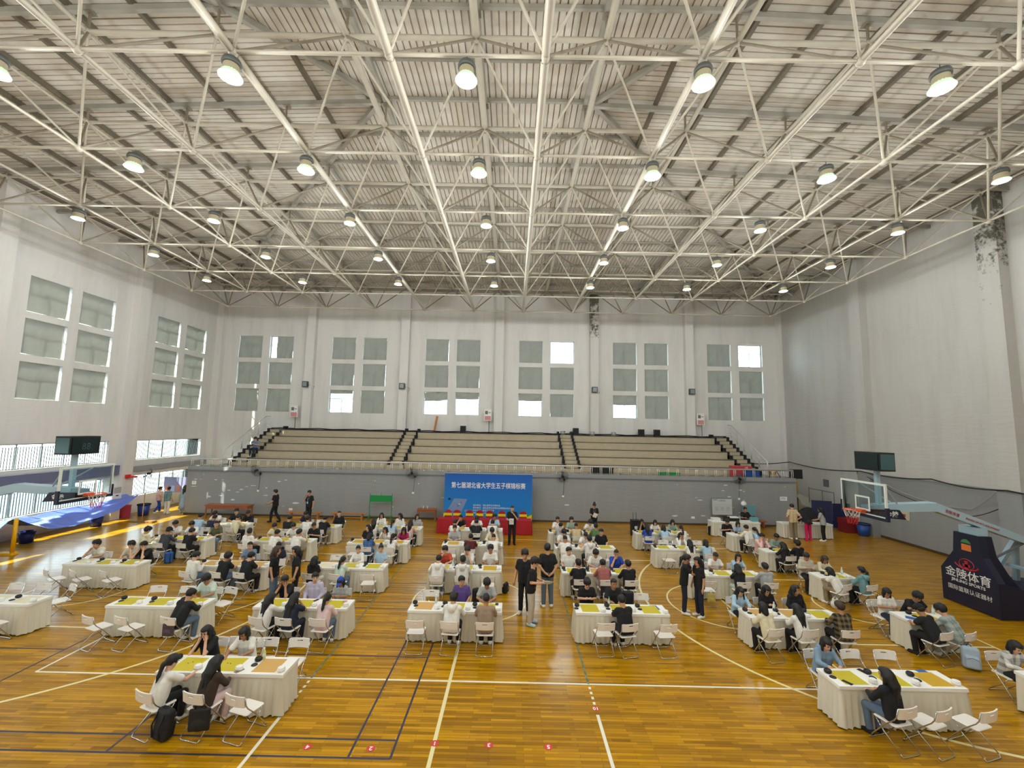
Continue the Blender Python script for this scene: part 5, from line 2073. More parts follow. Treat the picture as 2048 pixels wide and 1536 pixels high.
def build_pose(p, seated, res=.0145):
    """meshes: body, shirt_s, shirt_l, trousers, shoes"""
    allp = [p.pel, p.chest, p.neck, p.hc]
    for s in (-1, 1):
        allp += [np.array(a, float) for a in p.arms[s]] + [np.array(a, float) for a in p.legs[s]]
    allp = np.array(allp)
    lo, hi = allp.min(0) - .20, allp.max(0) + .20
    lo[2] = -.04
    out = {}
    g_ = Grid(lo, hi, res)
    ax = np.array([1, 0, 0])
    for s in (-1, 1):
        g_.cap(p.pel + ax * s * .065, p.chest + ax * s * .075, .105, .098, .04)
        hip, kn, an, toe = [np.array(a, float) for a in p.legs[s]]
        g_.cap(hip, kn, .078, .055, .03).cap(kn, an, .052, .036, .02).cap(an + np.array([0, 0, -.03]), toe, .036, .03, .02)
        sh = sh_pos(p, s)
        el, wr, hd = [np.array(a, float) for a in p.arms[s]]
        g_.cap(sh, el, .046, .038, .03).cap(el, wr, .038, .028, .015)
        dd = (hd - wr) / np.linalg.norm(hd - wr)
        g_.cap(wr, wr + dd * .06, .027, .034, .012)
    g_.cap(sh_pos(p, -1), sh_pos(p, 1), .062, .062, .04)
    g_.cap(p.neck - np.array([0, 0, .03]), p.hc + p.hR @ np.array([0, -.02, -.05]), .056, .052, .025)
    head_sdf(g_, p.hc, p.hR)
    extra = face_features(p.hc, p.hR)
    for s in (-1, 1):
        el, wr, hd = [np.array(a, float) for a in p.arms[s]]
        extra.append(finger_mesh(wr, hd - wr, p.handn[s], s, p.curl))
    out['body'] = g_.mesh('person', [SKINS[0], EYE, LIP], extra)

    def shirt(long_):
        g2 = Grid(lo, hi, res * 1.1)
        low = p.pel - (p.chest - p.pel) * (.12 if seated else .28)
        for s in (-1, 1):
            g2.cap(low + ax * s * .07, p.chest + ax * s * .082, .128 if seated else .122, .116, .04)
            sh = sh_pos(p, s)
            el, wr, hd = [np.array(a, float) for a in p.arms[s]]
            if long_:
                g2.cap(sh, el, .068, .058, .03).cap(el, el + (wr - el) * .93, .057, .044, .02)
            else:
                e2 = sh + (el - sh) * .62
                g2.cap(sh, e2, .068, .070, .03)
        g2.cap(sh_pos(p, -1), sh_pos(p, 1), .076, .076, .04)
        if seated:
            g2.cut(lambda X, Y, Z: .475 - Z)
        else:
            zc = low[2] - .02
            g2.cut(lambda X, Y, Z: zc - Z)
        nk = p.neck + (p.neck - p.chest) * .10
        g2.cut(lambda X, Y, Z: .072 - np.sqrt((X - nk[0]) ** 2 + (Y - nk[1] - .025) ** 2 + ((Z - nk[2] - .03)) ** 2))
        return g2.mesh('shirt', [WHITE])
    out['shirt_s'] = shirt(False)
    out['shirt_l'] = shirt(True)
    g3 = Grid(lo, hi, res * 1.15)
    for s in (-1, 1):
        hip, kn, an, toe = [np.array(a, float) for a in p.legs[s]]
        g3.cap(p.pel + ax * s * .06, p.pel + ax * s * .06 + (p.chest - p.pel) * .25, .118, .112, .03)
        g3.cap(hip, kn, .094, .074, .03).cap(kn, an + (kn - an) * .06, .072, .062, .02)
    out['trousers'] = g3.mesh('trousers', [WHITE])
    g4 = Grid(lo, hi, res)
    for s in (-1, 1):
        hip, kn, an, toe = [np.array(a, float) for a in p.legs[s]]
        a2 = np.array([an[0], an[1] - .03, .05])
        t2 = np.array([toe[0], toe[1], .038])
        g4.cap(a2, t2, .048, .044, .02).cap(an, a2, .048, .05, .02)
    g4.cut(lambda X, Y, Z: .004 - Z)
    out['shoes'] = g4.mesh('shoes', [WHITE])
    return out


def rad(a):
    return math.radians(a)


def seated_pose(lean, pitch, yaw, arms, roll=0.0, legs=None):
    a = rad(lean)
    pel = np.array((0, -.03, .56))
    d = np.array((0, math.sin(a), math.cos(a)))
    chest = pel + d * .30
    neck = pel + d * .47
    hc = neck + np.array((0, .035 + .10 * math.sin(a), .155 - .03 * math.sin(a) - .02 * math.sin(rad(max(0, pitch)))))
    lg = legs or {s: ((s * .09, .0, .535), (s * .11, .40, .50), (s * .11, .36, .09), (s * .13, .50, .04)) for s in (-1, 1)}
    ps = Pose(pel, chest, neck, hc, hrot(rad(yaw), rad(pitch), rad(roll)), arms, lg)
    ps.lean, ps.yaw, ps.pitch = a, rad(yaw), rad(pitch)
    return ps


def arms_table(y=.46, spread=.16, inn=.03, ely=.22, elz=.79):
    return {s: ((s * .245, ely, elz), (s * spread, y - .10, .785), (s * inn, y, .775)) for s in (-1, 1)}


POSES = {}
POSES['table_down'] = seated_pose(17, 28, 0, arms_table())
POSES['table_up'] = seated_pose(7, 4, 12, arms_table(.42, .16, .02, .18, .76))
pl = arms_table()
pl[1] = ((.25, .33, .80), (.16, .55, .80), (.10, .64, .775))
POSES['play'] = seated_pose(18, 26, -6, pl)
ck = {s: ((s * .17, .42, .79), (s * .085, .30, .99), (s * .070, .27, 1.07)) for s in (-1, 1)}
po = seated_pose(19, 14, 0, ck)
po.handn = {s: (-s, -.3, .2) for s in (-1, 1)}
po.curl = .3
POSES['cheeks'] = po
ch1 = arms_table()
ch1[1] = ((.20, .38, .79), (.10, .29, .98), (.05, .275, 1.06))
po = seated_pose(17, 8, -10, ch1)
po.handn = {-1: (0, 0, -1), 1: (-1, -.3, .1)}
POSES['chin'] = po
POSES['phone'] = seated_pose(8, 30, 0, {s: ((s * .235, .08, .76), (s * .09, .30, .83), (s * .03, .34, .86)) for s in (-1, 1)})
POSES['relaxed'] = seated_pose(3, 2, 30, {s: ((s * .25, .02, .75), (s * .16, .24, .64), (s * .12, .33, .60)) for s in (-1, 1)})
POSES['lean'] = seated_pose(29, 34, 0, arms_table(.50, .18, .04, .28, .79))
PM = {k: build_pose(v, True) for k, v in POSES.items()}

# ---- standing poses


def standing_pose(arms, pitch=6, yaw=0, legs=None, lean=2, shw=.18, handn=None):
    a = rad(lean)
    pel = np.array((0, 0, .95))
    d = np.array((0, math.sin(a), math.cos(a)))
    chest, neck = pel + d * .32, pel + d * .50
    hc = neck + np.array((0, .03 + .09 * math.sin(a), .16 - .05 * math.sin(a)))
    lg = legs or {s: ((s * .09, 0, .92), (s * .10, .02, .50), (s * .11, -.01, .09), (s * .14, .13, .04)) for s in (-1, 1)}
    ps = Pose(pel, chest, neck, hc, hrot(rad(yaw), rad(pitch)), arms, lg, shw, handn)
    ps.lean, ps.yaw, ps.pitch = a, rad(yaw), rad(pitch)
    return ps


def hang(s, out_=.06):
    return ((s * (.215 + out_ * .5), -.01, 1.14), (s * (.225 + out_), .06, .90), (s * (.225 + out_), .09, .81))


walk = {-1: ((-.09, 0, .92), (-.10, .14, .52), (-.10, .16, .09), (-.11, .30, .04)), 1: ((.09, 0, .92), (.10, .02, .51), (.10, -.22, .13), (.11, -.10, .04))}
SP = {}
SP['walk_paper'] = standing_pose({-1: ((-.24, .05, 1.15), (-.2, .25, 1.03), (-.17, .33, 1.0)), 1: hang(1)}, 8, 0, walk)
SP['hand_mouth'] = standing_pose({-1: hang(-1), 1: ((.22, .16, 1.15), (.10, .17, 1.40), (.05, .155, 1.47))}, 8, 10, handn={-1: (1, 0, 0), 1: (-1, -.3, 0)})
SP['mic_paper'] = standing_pose({-1: ((-.23, .12, 1.16), (-.10, .22, 1.36), (-.05, .22, 1.43)), 1: ((.23, .08, 1.14), (.10, .27, 1.13), (.02, .28, 1.13))}, 6, 0)
SP['read_paper'] = standing_pose({s: ((s * .225, .05, 1.15), (s * .12, .27, 1.12), (s * .06, .33, 1.13)) for s in (-1, 1)}, 30, 0, lean=5)
SP['hands_behind'] = standing_pose({s: ((s * .25, -.08, 1.15), (s * .11, -.17, .99), (s * .03, -.19, .95)) for s in (-1, 1)}, 4, 20)
SP['stand'] = standing_pose({s: hang(s) for s in (-1, 1)}, 6, 15)
SP['hug'] = standing_pose({-1: ((-.12, .24, 1.28), (.10, .42, 1.36), (.16, .46, 1.37)), 1: ((.16, .24, 1.22), (.02, .44, 1.15), (-.06, .46, 1.13))}, 18, 10, lean=6)
SP['hips'] = standing_pose({s: ((s * .34, -.10, 1.12), (s * .20, .02, .98), (s * .15, .06, .97)) for s in (-1, 1)}, 20, 0)
SP['bend'] = standing_pose({s: ((s * .2, .42, .98), (s * .12, .56, .84), (s * .08, .62, .79)) for s in (-1, 1)}, 50, 0, lean=62)
SP['reach'] = standing_pose({-1: ((-.22, .14, 1.13), (-.12, .36, 1.05), (-.08, .45, 1.03)), 1: ((.22, .12, 1.12), (.12, .34, 1.0), (.08, .42, .98))}, 22, 0, lean=8)
for k, v in SP.items():
    PM[k] = build_pose(v, False, .016)
POSES.update(SP)

# ---- hair, in head space


def hair_mesh(kind):
    g_ = Grid((-.2, -.2, -.14), (.2, .2, .24), .0105)
    t = {'short': .002, 'messy': .014, 'crew': -.008}[kind]
    g_.ell((0, -.014, .040), (.088 + t, .110 + t, .104 + t), 0)
    g_.ell((0, .040, .085), (.072 + t, .058, .050 + t), .03)
    if kind == 'messy':
        for a in range(7):
            an = a * .9
            g_.ell((.06 * math.cos(an), .05 * math.sin(an) - .01, .115 + .012 * math.sin(3 * an)), (.035, .04, .03), .015)
    if kind == 'crew':
        g_.cut(lambda X, Y, Z: np.minimum(Y - .040, .068 - Z))
    else:
        g_.cut(lambda X, Y, Z: np.minimum(np.minimum(Y - .050 + .25 * (Z - .05), .050 - Z), .088 - np.abs(X)))
    g_.cut(lambda X, Y, Z: -.066 - Z)
    g_.cut(lambda X, Y, Z: np.minimum(Y + .005, .012 - Z))
    return g_.mesh('hair', [BLACK])


def hair_flow(kind, pitch, lean):
    """hair that falls along the back; frame: head position, yaw only"""
    Rp = np.array(Matrix.Rotation(-pitch, 3, 'X'))
    f = lambda *q: Rp @ np.array(q)
    g_ = Grid((-.22, -.42, -.52), (.22, .24, .26), .0125)
    g_.ell(f(0, -.014, .038), (.092, .114, .108), 0, Rp)
    g_.ell(f(0, .040, .082), (.076, .058, .050), .03, Rp)
    dn = np.array((0, -math.sin(lean), -math.cos(lean)))
    bk = np.array((0, -.05 - .10 * math.sin(lean), -.12))
    if kind == 'bob':
        a = f(0, -.055, .0)
        g_.cap(a, a + np.array((0, -.055, -.10)), .090, .074, .03)
        for s in (-1, 1):
            a = f(s * .078, .0, .0)
            g_.cap(a + np.array((s * .008, -.015, 0)), a + np.array((s * .012, -.01, -.12)), .030, .024, .02)
    if kind == 'long':
        for s in (-1, 1):
            a = f(s * .03, -.055, .0)
            b = a + bk
            g_.cap(a, b, .086, .075, .03).cap(b, b + dn * .26 + np.array((s * .02, 0, 0)), .072, .035, .03)
            a = f(s * .078, .0, .0)
            g_.cap(a + np.array((s * .008, -.02, 0)), a + np.array((s * .03, -.005, -.19)), .030, .022, .02)
    if kind == 'ponytail':
        a = f(0, -.10, .03)
        b = a + np.array((0, -.06, -.05))
        c = b + dn * .18
        g_.cap(a, b, .03, .042, .02).cap(b, c, .044, .042, .02).cap(c, c + dn * .18 + np.array((.01, .01, 0)), .042, .015, .02)
    if kind == 'bun':
        g_.ell(f(0, -.06, .14), (.052, .052, .048), .01)

    def loc(X, Y, Z):
        return X, Rp[1, 1] * Y + Rp[2, 1] * Z, Rp[1, 2] * Y + Rp[2, 2] * Z

    def facecut(X, Y, Z):
        x, y, z = loc(X, Y, Z)
        return np.minimum(np.minimum(y - .045 + .2 * (z - .05), .066 - z), .081 - np.abs(x))
    g_.cut(facecut)
    if kind in ('ponytail', 'bun'):
        def under(X, Y, Z):
            x, y, z = loc(X, Y, Z)
            return np.maximum(np.minimum(y + .01, .005 - z), np.where(y > -.10, -.07 - z, -1))
        g_.cut(under)
    return g_.mesh('hair', [BLACK])


HM = {k: hair_mesh(k) for k in ('short', 'messy', 'crew')}


def hair_for(kind, pose):
    if kind in HM:
        return HM[kind], False
    p = POSES[pose]
    key = (kind, round(p.pitch, 2), round(p.lean, 2))
    if key not in HM:
        HM[key] = hair_flow(kind, p.pitch, min(p.lean, .55))
    return HM[key], True


HAIRC = {'k': mat('black_hair', '#120F0E', .55, bump=.3, bscale=70), 'b': mat('brown_hair', '#3b2a1f', .5, bump=.3, bscale=70)}
cap_m = None
gcap = Grid((-.2, -.2, -.05), (.2, .26, .22), .010)
gcap.ell((0, -.012, .045), (.097, .118, .112), 0)
gcap.cut(lambda X, Y, Z: .045 - Z)
gcap.ell((0, .12, .055), (.075, .085, .010), .008)
cap_m = gcap.mesh('cap', [BLACK])
ghood = Grid((-.24, -.26, -.2), (.24, .16, .16), .012)
ghood.cap((-.09, -.02, .0), (0, -.12, -.03), .05, .07, .03).cap((.09, -.02, .0), (0, -.12, -.03), .05, .07, .03).ell((0, -.12, -.06), (.10, .06, .09), .03)
hood_m = ghood.mesh('hood', [WHITE])
skirt_m = {}

CLO = {'white': '#E7E4DA', 'offwhite': '#DDD8C6', 'cream': '#DDD3B0', 'black': '#131416', 'navy': '#1B2236', 'grey': '#A5A7A4', 'darkgrey': '#3C4046', 'sky': '#A9C6D8',
       'blue': '#2347A8', 'denim': '#3E5F8C', 'slate': '#6F8199', 'olive': '#56583A', 'mint': '#C7D8C8', 'lilac': '#BDB4C8', 'pink': '#E2B6AC', 'blush': '#DCC0BE', 'magenta': '#A8184F',
       'maroon': '#5A1A22', 'orange': '#C2492F', 'purple': '#5C4486', 'taupe': '#9B8571', 'sage': '#8FA394', 'rose': '#A4605B', 'beige': '#C9B48C', 'brown': '#3A2A1E', 'teal': '#6E989C',
       'greyblue': '#7E97AC', 'khaki': '#8E7E5C', 'jeans': '#5B6E84', 'hotpink': '#D01459', 'green': '#5C7A4C', 'stone': '#C2B9A6'}
_cl = {}


def cloth(c):
    if c not in _cl:
        if c == 'plaid':
            _cl[c] = plaid_material('brown_plaid_cloth', '#15130f', '#7d6a45', 9)
        elif c == 'greyplaid':
            _cl[c] = plaid_material('grey_plaid_cloth', '#7C8A84', '#A9B0A6', 8)
        elif c == 'stripe':
            _cl[c] = plaid_material('knit_stripe_cloth', '#8f8f8c', '#E8E4DA', 6)
        else:
            _cl[c] = mat('cloth_' + c, CLO[c], .85, noise=.08, nscale=14, bump=.32, bscale=8)
    return _cl[c]


HAIRW = {'short': 'short hair', 'messy': 'tousled hair', 'crew': 'cropped hair', 'bob': 'bobbed hair', 'long': 'long hair', 'ponytail': 'ponytail', 'bun': 'hair bun', 'cap': 'cap'}
CN = {'offwhite': 'off-white', 'sky': 'light blue', 'slate': 'blue grey', 'greyblue': 'grey blue', 'darkgrey': 'dark grey', 'hotpink': 'hot pink', 'plaid': 'brown plaid', 'greyplaid': 'grey plaid', 'stripe': 'striped knit', 'denim': 'denim blue', 'orange': 'orange red', 'stone': 'stone coloured', 'teal': 'teal', 'blush': 'pale pink'}
GW = {'t': 't-shirt', 's': 'shirt', 'h': 'hoodie', 'j': 'jacket'}
prs = random.Random(11)


def person(x, y, rz, pose, shirt, hair, bottom, label, scale=1.0, mirror=False, z=0.0, hairc='k', shoes='white', group='players seated at the tables', capc=None, wide=1.0, seated=True):
    M_ = PM[pose]
    p = POSES[pose]
    garment, colour = shirt[0], shirt[1:]
    o = link('person', M_['body'], None, (x, y, z), (0, 0, rz), ((-1 if mirror else 1) * scale * wide, scale, scale))
    setmat(o, SKINS[prs.randrange(3)])
    tag(o, label, 'person', group)
    s = link('shirt', M_['shirt_s' if garment == 't' else 'shirt_l'], o)
    setmat(s, cloth(colour))
    t = link('trousers', M_['trousers'], o)
    setmat(t, cloth(bottom))
    f = link('shoes', M_['shoes'], o)
    setmat(f, cloth(shoes))
    R4 = Matrix([list(r) for r in p.hR]).to_4x4()
    R4.translation = Vector(p.hc)
    S4 = Matrix.Scale(HS, 4)
    hm, flow = hair_for(('long' if capc else 'short') if hair == 'cap' else hair, pose)
    h = link('hair', hm, o)
    if flow:
        h.matrix_local = Matrix.Translation(Vector(p.hc)) @ Matrix.Rotation(p.yaw, 4, 'Z') @ S4
    else:
        h.matrix_local = R4 @ S4
    setmat(h, HAIRC[hairc])
    if hair == 'cap':
        c = link('cap', cap_m, o)
        c.matrix_local = R4 @ S4
        setmat(c, cloth(capc or 'black'))
    if garment == 'h':
        hd = link('hood', hood_m, o, tuple(p.neck + np.array((0, -.02, .02))))
        setmat(hd, cloth(colour))
    return o


# table side dx pose(+m mirror) shirt hair bottom [seat turn in degrees]
PEOPLE = '''A1 b -.77 lean twhite short black|A1 b .09 table_up tblack messy black 15|A1 b .75 table_down jblack short black|A1 f -.78 table_down tsky short black|A1 f -.2 lean tnavy short black|A1 f .92 table_down scream short black -15
A2 b -.7 table_down twhite short navy|A2 b -.01 table_down twhite short black|A2 b .93 table_up tolive crew jeans 20|A2 f -.92 phone jcream messy offwhite -25|A2 f -.14 table_down jdarkgrey cap black -10|A2 f .77 table_down tblack short black -10
A3 b -.96 chin toffwhite messy black|A3 b .26 chin+m tstone messy black|A3 b .71 cheeks tblack short black
B4 b .74 table_down tmint messy jeans|B4 f .98 lean jblack short jeans -12
B1 b -.67 table_down tnavy short black|B1 b .89 relaxed sblack crew black|B1 f -.9 table_down tblack short black|B1 f -.01 table_up twhite short black|B1 f .71 table_down tblack short khaki -8
B2 b -.75 table_down tcream short black|B2 b .05 table_down twhite short black|B2 b .88 phone tblack crew black|B2 f -1.07 relaxed twhite short black -10|B2 f -.09 table_down twhite short black -15|B2 f .79 chin twhite short khaki -15
B3 b .06 table_up tslate crew black|B3 b 1.06 relaxed tnavy short black|B3 f -.93 phone swhite short jeans -15|B3 f .03 table_down tblack messy jeans -15|B3 f .78 table_down tblack short black -15
C4 b -.85 cheeks tblack short black|C4 b -.08 relaxed jlilac short grey|C4 b .66 phone tgrey cap grey|C4 f -.67 play swhite long black -18|C4 f -.03 chin tnavy long navy -10|C4 f .79 table_down sblush ponytail jeans -6
C3 b .02 table_up jwhite ponytail black|C3 b .82 relaxed tsky bun jeans -10|C3 f -.93 phone tblack long offwhite -10|C3 f -.08 table_down tmint ponytail jeans -12
C2 b -.71 relaxed+m tblack long black|C2 b .06 chin twhite long black|C2 b .85 table_down tmagenta long black|C2 f -.23 table_down tdenim bob denim|C2 f .69 table_down swhite ponytail black -6
C1 b -.9 table_up swhite long black|C1 b -.02 relaxed+m swhite long black|C1 b .82 relaxed tgrey long black|C1 f -.85 table_up swhite long black|C1 f -.03 table_down ssky ponytail black|C1 f .8 table_up spink long black -15
D1 b -.83 chin tblack short black|D1 b -.04 lean twhite short black|D1 b .8 table_up tsky messy black|D1 f -.96 table_down twhite short black|D1 f .02 table_down tblack short black|D1 f .76 table_down twhite short black
D2 b -.83 table_up tgrey short black|D2 b .76 table_down scream messy black|D2 f -.03 table_down tmaroon short black|D2 f .87 lean twhite crew black
D3 b -.8 chin torange messy black|D3 b -.01 cheeks twhite messy black|D3 b .8 table_up twhite messy black|D3 f -.83 table_down hwhite short jeans|D3 f -.03 table_up hwhite short black
D4 b .05 relaxed tpurple short black|D4 b .77 table_down tgrey messy black|D4 f -.02 table_down hwhite messy black -6|D4 f .82 table_up ttaupe crew black
E1 b -.72 table_up twhite short black|E1 b -.06 table_up tsage messy black|E1 b .8 lean twhite messy black|E1 f -.71 table_down hgrey short black|E1 f -.01 table_down tbeige crew black|E1 f .85 table_up sgreen short black
E2 b -.78 table_down twhite messy black|E2 b .12 lean twhite short black|E2 b .81 relaxed+m tblack short black|E2 f -.86 table_down twhite crew black|E2 f .09 table_up hwhite short black 12
E3 b -.88 relaxed twhite short black|E3 b .04 table_down twhite messy black|E3 b .76 chin tblue crew black|E3 f -.74 table_up tblack short black 6|E3 f .08 table_down srose short grey 6|E3 f .86 table_up jblack short khaki 6
E4 b -.77 phone tblack messy black|E4 b -.02 table_up tblack crew black|E4 f -.05 table_down tblack short black 14
F1 b -.69 cheeks tblack long black|F1 b -.04 table_down twhite bob black|F1 b .8 table_down jsage bob black|F1 f -.78 play tblue long offwhite|F1 f .01 lean ssky bob black|F1 f .82 lean swhite ponytail black
F2 b .14 cheeks swhite long black|F2 f .05 table_down twhite long black|F2 f .69 table_down tsky bob black
F3 b .05 table_down twhite crew black|F3 b .85 chin tsky bob black|F3 f .24 table_down tblack long mint|F3 f 1.09 table_up jgrey short black
F4 b -1.0 table_down jsky long black|F4 b -.22 phone jblack long jeans|F4 b .61 relaxed sblack long black|F4 f -.99 play scream bob black 10|F4 f -.16 table_down swhite long black 8|F4 f .84 table_up splaid short black
F5 b -.81 table_down hgreyblue bob black|F5 f -.59 table_up sblack long jeans 14
G1 b -.38 phone tblack short black|G1 b .1 table_down tsky bob black|G1 f -.06 table_down swhite short black 12|G1 f .39 lean ssky ponytail jeans 12
G2 b -.31 cheeks spink short stone|G2 b .3 table_down ssage short black|G2 f -.1 table_down sblack long black 8|G2 f .4 table_up tblack messy stone 10
G3 b -.42 phone sstone short black -15|G3 b .15 table_down scream bob black|G3 f -.34 lean twhite bob khaki 22|G3 f .47 table_up hteal ponytail black 14
G4 b -.35 phone twhite bob navy -10|G4 b .29 lean tblack messy black|G4 f -.40 lean tblack cap black 16|G4 f .16 lean sgreyplaid messy grey 20
G5 b -.86 table_down sstripe bob black
C5 b -.88 cheeks tblack long black|C5 b -.09 play twhite bob black|C5 f -.78 play twhite ponytail black -20|C5 f .06 table_down jbrown long blush -14'''
for tok in PEOPLE.replace('\n', '|').split('|'):
    w = tok.split()
    t, s, dx, pose, shirt, hair, bottom = w[:7]
    turn = float(w[7]) if len(w) > 7 else 0.0
    mir = pose.endswith('+m')
    pose = pose.replace('+m', '')
    dx = float(dx)
    x, y = T[t]
    if s == 'f':
        yy, rz = y - .72, 0.0
    else:
        yy, rz = y + .72, PI
    rz += math.radians(turn)
    seat_ = 'left' if dx < -.35 else ('right' if dx > .35 else 'middle')
    if t[0] == 'G':
        seat_ = 'left' if dx < .05 and not (t == 'G4' and dx == .16) else 'right'
        if t == 'G1' and dx == .1:
            seat_ = 'right'
    fem = hair in ('long', 'bob', 'ponytail', 'bun') or (hair == 'cap' and t == 'C4')
    sc = (.945 if fem else 1.0) + prs.uniform(-.02, .02)
    col = CN.get(shirt[1:], shirt[1:])
    lab = 'person in %s %s, %s, %s side %s seat, %s' % (col, GW[shirt[0]], HAIRW[hair], 'near' if s == 'f' else 'far', seat_, place(t).replace(' from backdrop', ''))
    person(x + dx, yy, rz, pose, shirt, hair, bottom, lab, sc, mir, wide=.92 if fem else 1.0, capc='blue' if t == 'C4' else None, hairc='b' if (t, dx) in (('F4', .84), ('G3', .15)) else 'k', shoes='white' if prs.random() < .6 else 'black')
    chair(x + dx, yy + (.0 if s == 'f' else 0), rz, 'occupied white folding chair, %s side %s seat, %s' % ('near' if s == 'f' else 'far', seat_, place(t).replace(' from backdrop', '')))

# ---- standing people
SG = 'people standing in the hall'
PAPER = mat('paper_white', '#F2F2EE', .7)
BADGE = mat('pale_blue_badge', '#9CC7E6', .4)


def sheet(label, x, y, z, w, h, rot):
    tag(MB().box((0, 0, 0), (w, .003, h)).build('paper_sheet', PAPER, None, False, (x, y, z), rot), label, 'paper')


def badge(o, y=.155, z=1.10):
    b = MB().box((0, y, z), (.075, .006, .11)).tube([(-.06, .10, 1.43), (-.03, .145, 1.25), (0, y, z + .055), (.03, .145, 1.25), (.06, .10, 1.43)], .004, 4)
    b.build('badge', BADGE, o)


o = person(-11.95, 10.2, PI / 2, 'walk_paper', 'tblack', 'short', 'black', 'person in black t-shirt walking left past grey wall with paper', 1.02, False, group=SG, shoes='black')
sheet('white paper in the hand of the man walking left', -12.35, 10.05, 1.0, .2, .28, (1.2, 0, .3))
o = person(-10.06, 10.2, PI - .25, 'hand_mouth', 'tblack', 'short', 'black', 'person in black t-shirt with blue badge, hand at mouth by bench', 1.02, False, group=SG, shoes='black')
badge(o)
o = person(1.30, 6.6, PI, 'mic_paper', 'tblack', 'crew', 'black', 'person in black polo speaking into microphone before red table', 1.03, False, group=SG, shoes='black')
MBm = MB().cyl((0, 0, 0), (0, .02, .13), .014, 8).sphere((0, .022, .15), .026, 8, 6)
tag(MBm.build('microphone', BLACK, None, True, (1.36, 6.36, 1.44), (-.2, 0, 0)), 'black microphone held by the speaker at the red table', 'microphone')
sheet('white script sheet held by the man with the microphone', 1.27, 6.30, 1.12, .21, .30, (.25, 0, 0))
o = person(5.54, 8.45, PI, 'read_paper', 'tblack', 'bun', 'black', 'person with hair bun in black shirt reading paper by grey wall', .98, False, group=SG, shoes='black', wide=.92)
badge(o)
sheet('folded white paper in the hands of the woman with the bun', 5.52, 8.07, 1.14, .2, .24, (.3, .3, 0))
o = person(1.70, -1.02, PI - .2, 'stand', 'tblack', 'messy', 'black', 'person in black t-shirt facing forward, rear of the reading man', 1.06, False, group=SG)
o = person(1.86, -1.72, -PI / 2 - .25, 'read_paper', 'tblack', 'messy', 'stone', 'person in black polo and beige trousers reading sheets mid aisle', 1.05, True, group=SG, shoes='sky')
sheet('white result sheet held out by the man in beige trousers', 2.22, -1.86, 1.16, .30, .21, (1.15, .1, .15))
sheet('second white sheet fanned out by the man in beige trousers', 2.34, -1.78, 1.17, .30, .21, (1.0, .25, .5))
o = person(2.42, -.5, .15, 'hands_behind', 'tblack', 'short', 'jeans', 'person in black t-shirt and jeans, back turned, hands behind', 1.08, True, group=SG)
o = person(-5.95, -.78, -PI / 2 + .1, 'stand', 'tblack', 'long', 'jeans', 'person with brown long hair in black shirt facing woman with paper', .985, False, group=SG, hairc='b', wide=.92)
o = person(-5.30, -.72, PI / 2 + .5, 'hand_mouth', 'tblack', 'long', 'black', 'person in black polo with badge holding paper between tables', .985, False, group=SG, wide=.92)
badge(o)
sheet('white paper held up by the woman in black polo', -5.60, -1.0, 1.32, .17, .22, (.2, .1, .4))
o = person(6.55, -.75, -PI / 2 - .35, 'hug', 'tblack', 'ponytail', 'navy', 'person in black shirt and dark jeans hugging friend by free throw circle', 1.0, False, group=SG, wide=.92)
o = person(6.92, -.98, PI / 2 + .2, 'stand', 'tblack', 'long', 'navy', 'person in black shirt being hugged by free throw circle', .985, False, group=SG, wide=.92)
o = person(15.98, 8.72, -.1, 'hips', 'tbeige', 'short', 'khaki', 'person in beige t-shirt with hands on hips at registration table', 1.03, False, group=SG)
o = person(16.6, 8.5, 0, 'bend', 'sblack', 'long', 'hotpink', 'person in hot pink trousers bending over registration table', .98, False, group=SG, shoes='hotpink', wide=.92)
o = person(17.35, 8.45, .75, 'reach', 'tgrey', 'long', 'black', 'person with long hair and white shoes at registration table end', .985, False, group=SG, wide=.92)
o = person(14.3, 10.3, PI, 'table_up', 'tblack', 'crew', 'black', 'person in black t-shirt seated behind registration table', 1.02, False, group=SG)
chair(14.3, 10.3, PI, 'white folding chair under the seated registrar')
o = person(-19.95, 11.95, -.5, 'walk_paper', 'tpink', 'short', 'blue', 'person with bare back and blue shorts walking by barred window', .88, False, group=SG)
o = person(-19.25, 11.75, -.1, 'stand', 'tteal', 'short', 'white', 'person in teal vest and white trousers by notice board', .9, False, group=SG)
o = person(-18.62, 12.2, .2, 'stand', 'ssky', 'long', 'sky', 'person in long light blue dress at the end of grey wall', .93, False, group=SG, hairc='b', wide=.95)
MB().lathe([(.16, .95), (.24, .45), (.27, .28), (.255, .28), (.15, .95)], 16, caps=False).build('dress', cloth('sky'), o, True)
o = person(-18.6, 12.75, .2, 'stand', 'swhite', 'long', 'white', 'person in white clothes half hidden behind end of grey wall', .92, False, group=SG, hairc='b', wide=.95)
o = person(-15.72, 14.25, PI, 'phone', 'tslate', 'short', 'navy', 'person in grey blue t-shirt sitting on the terrace stairs', 1.0, False, group=SG, z=3.265)

# ---- bags


_bagm = {}


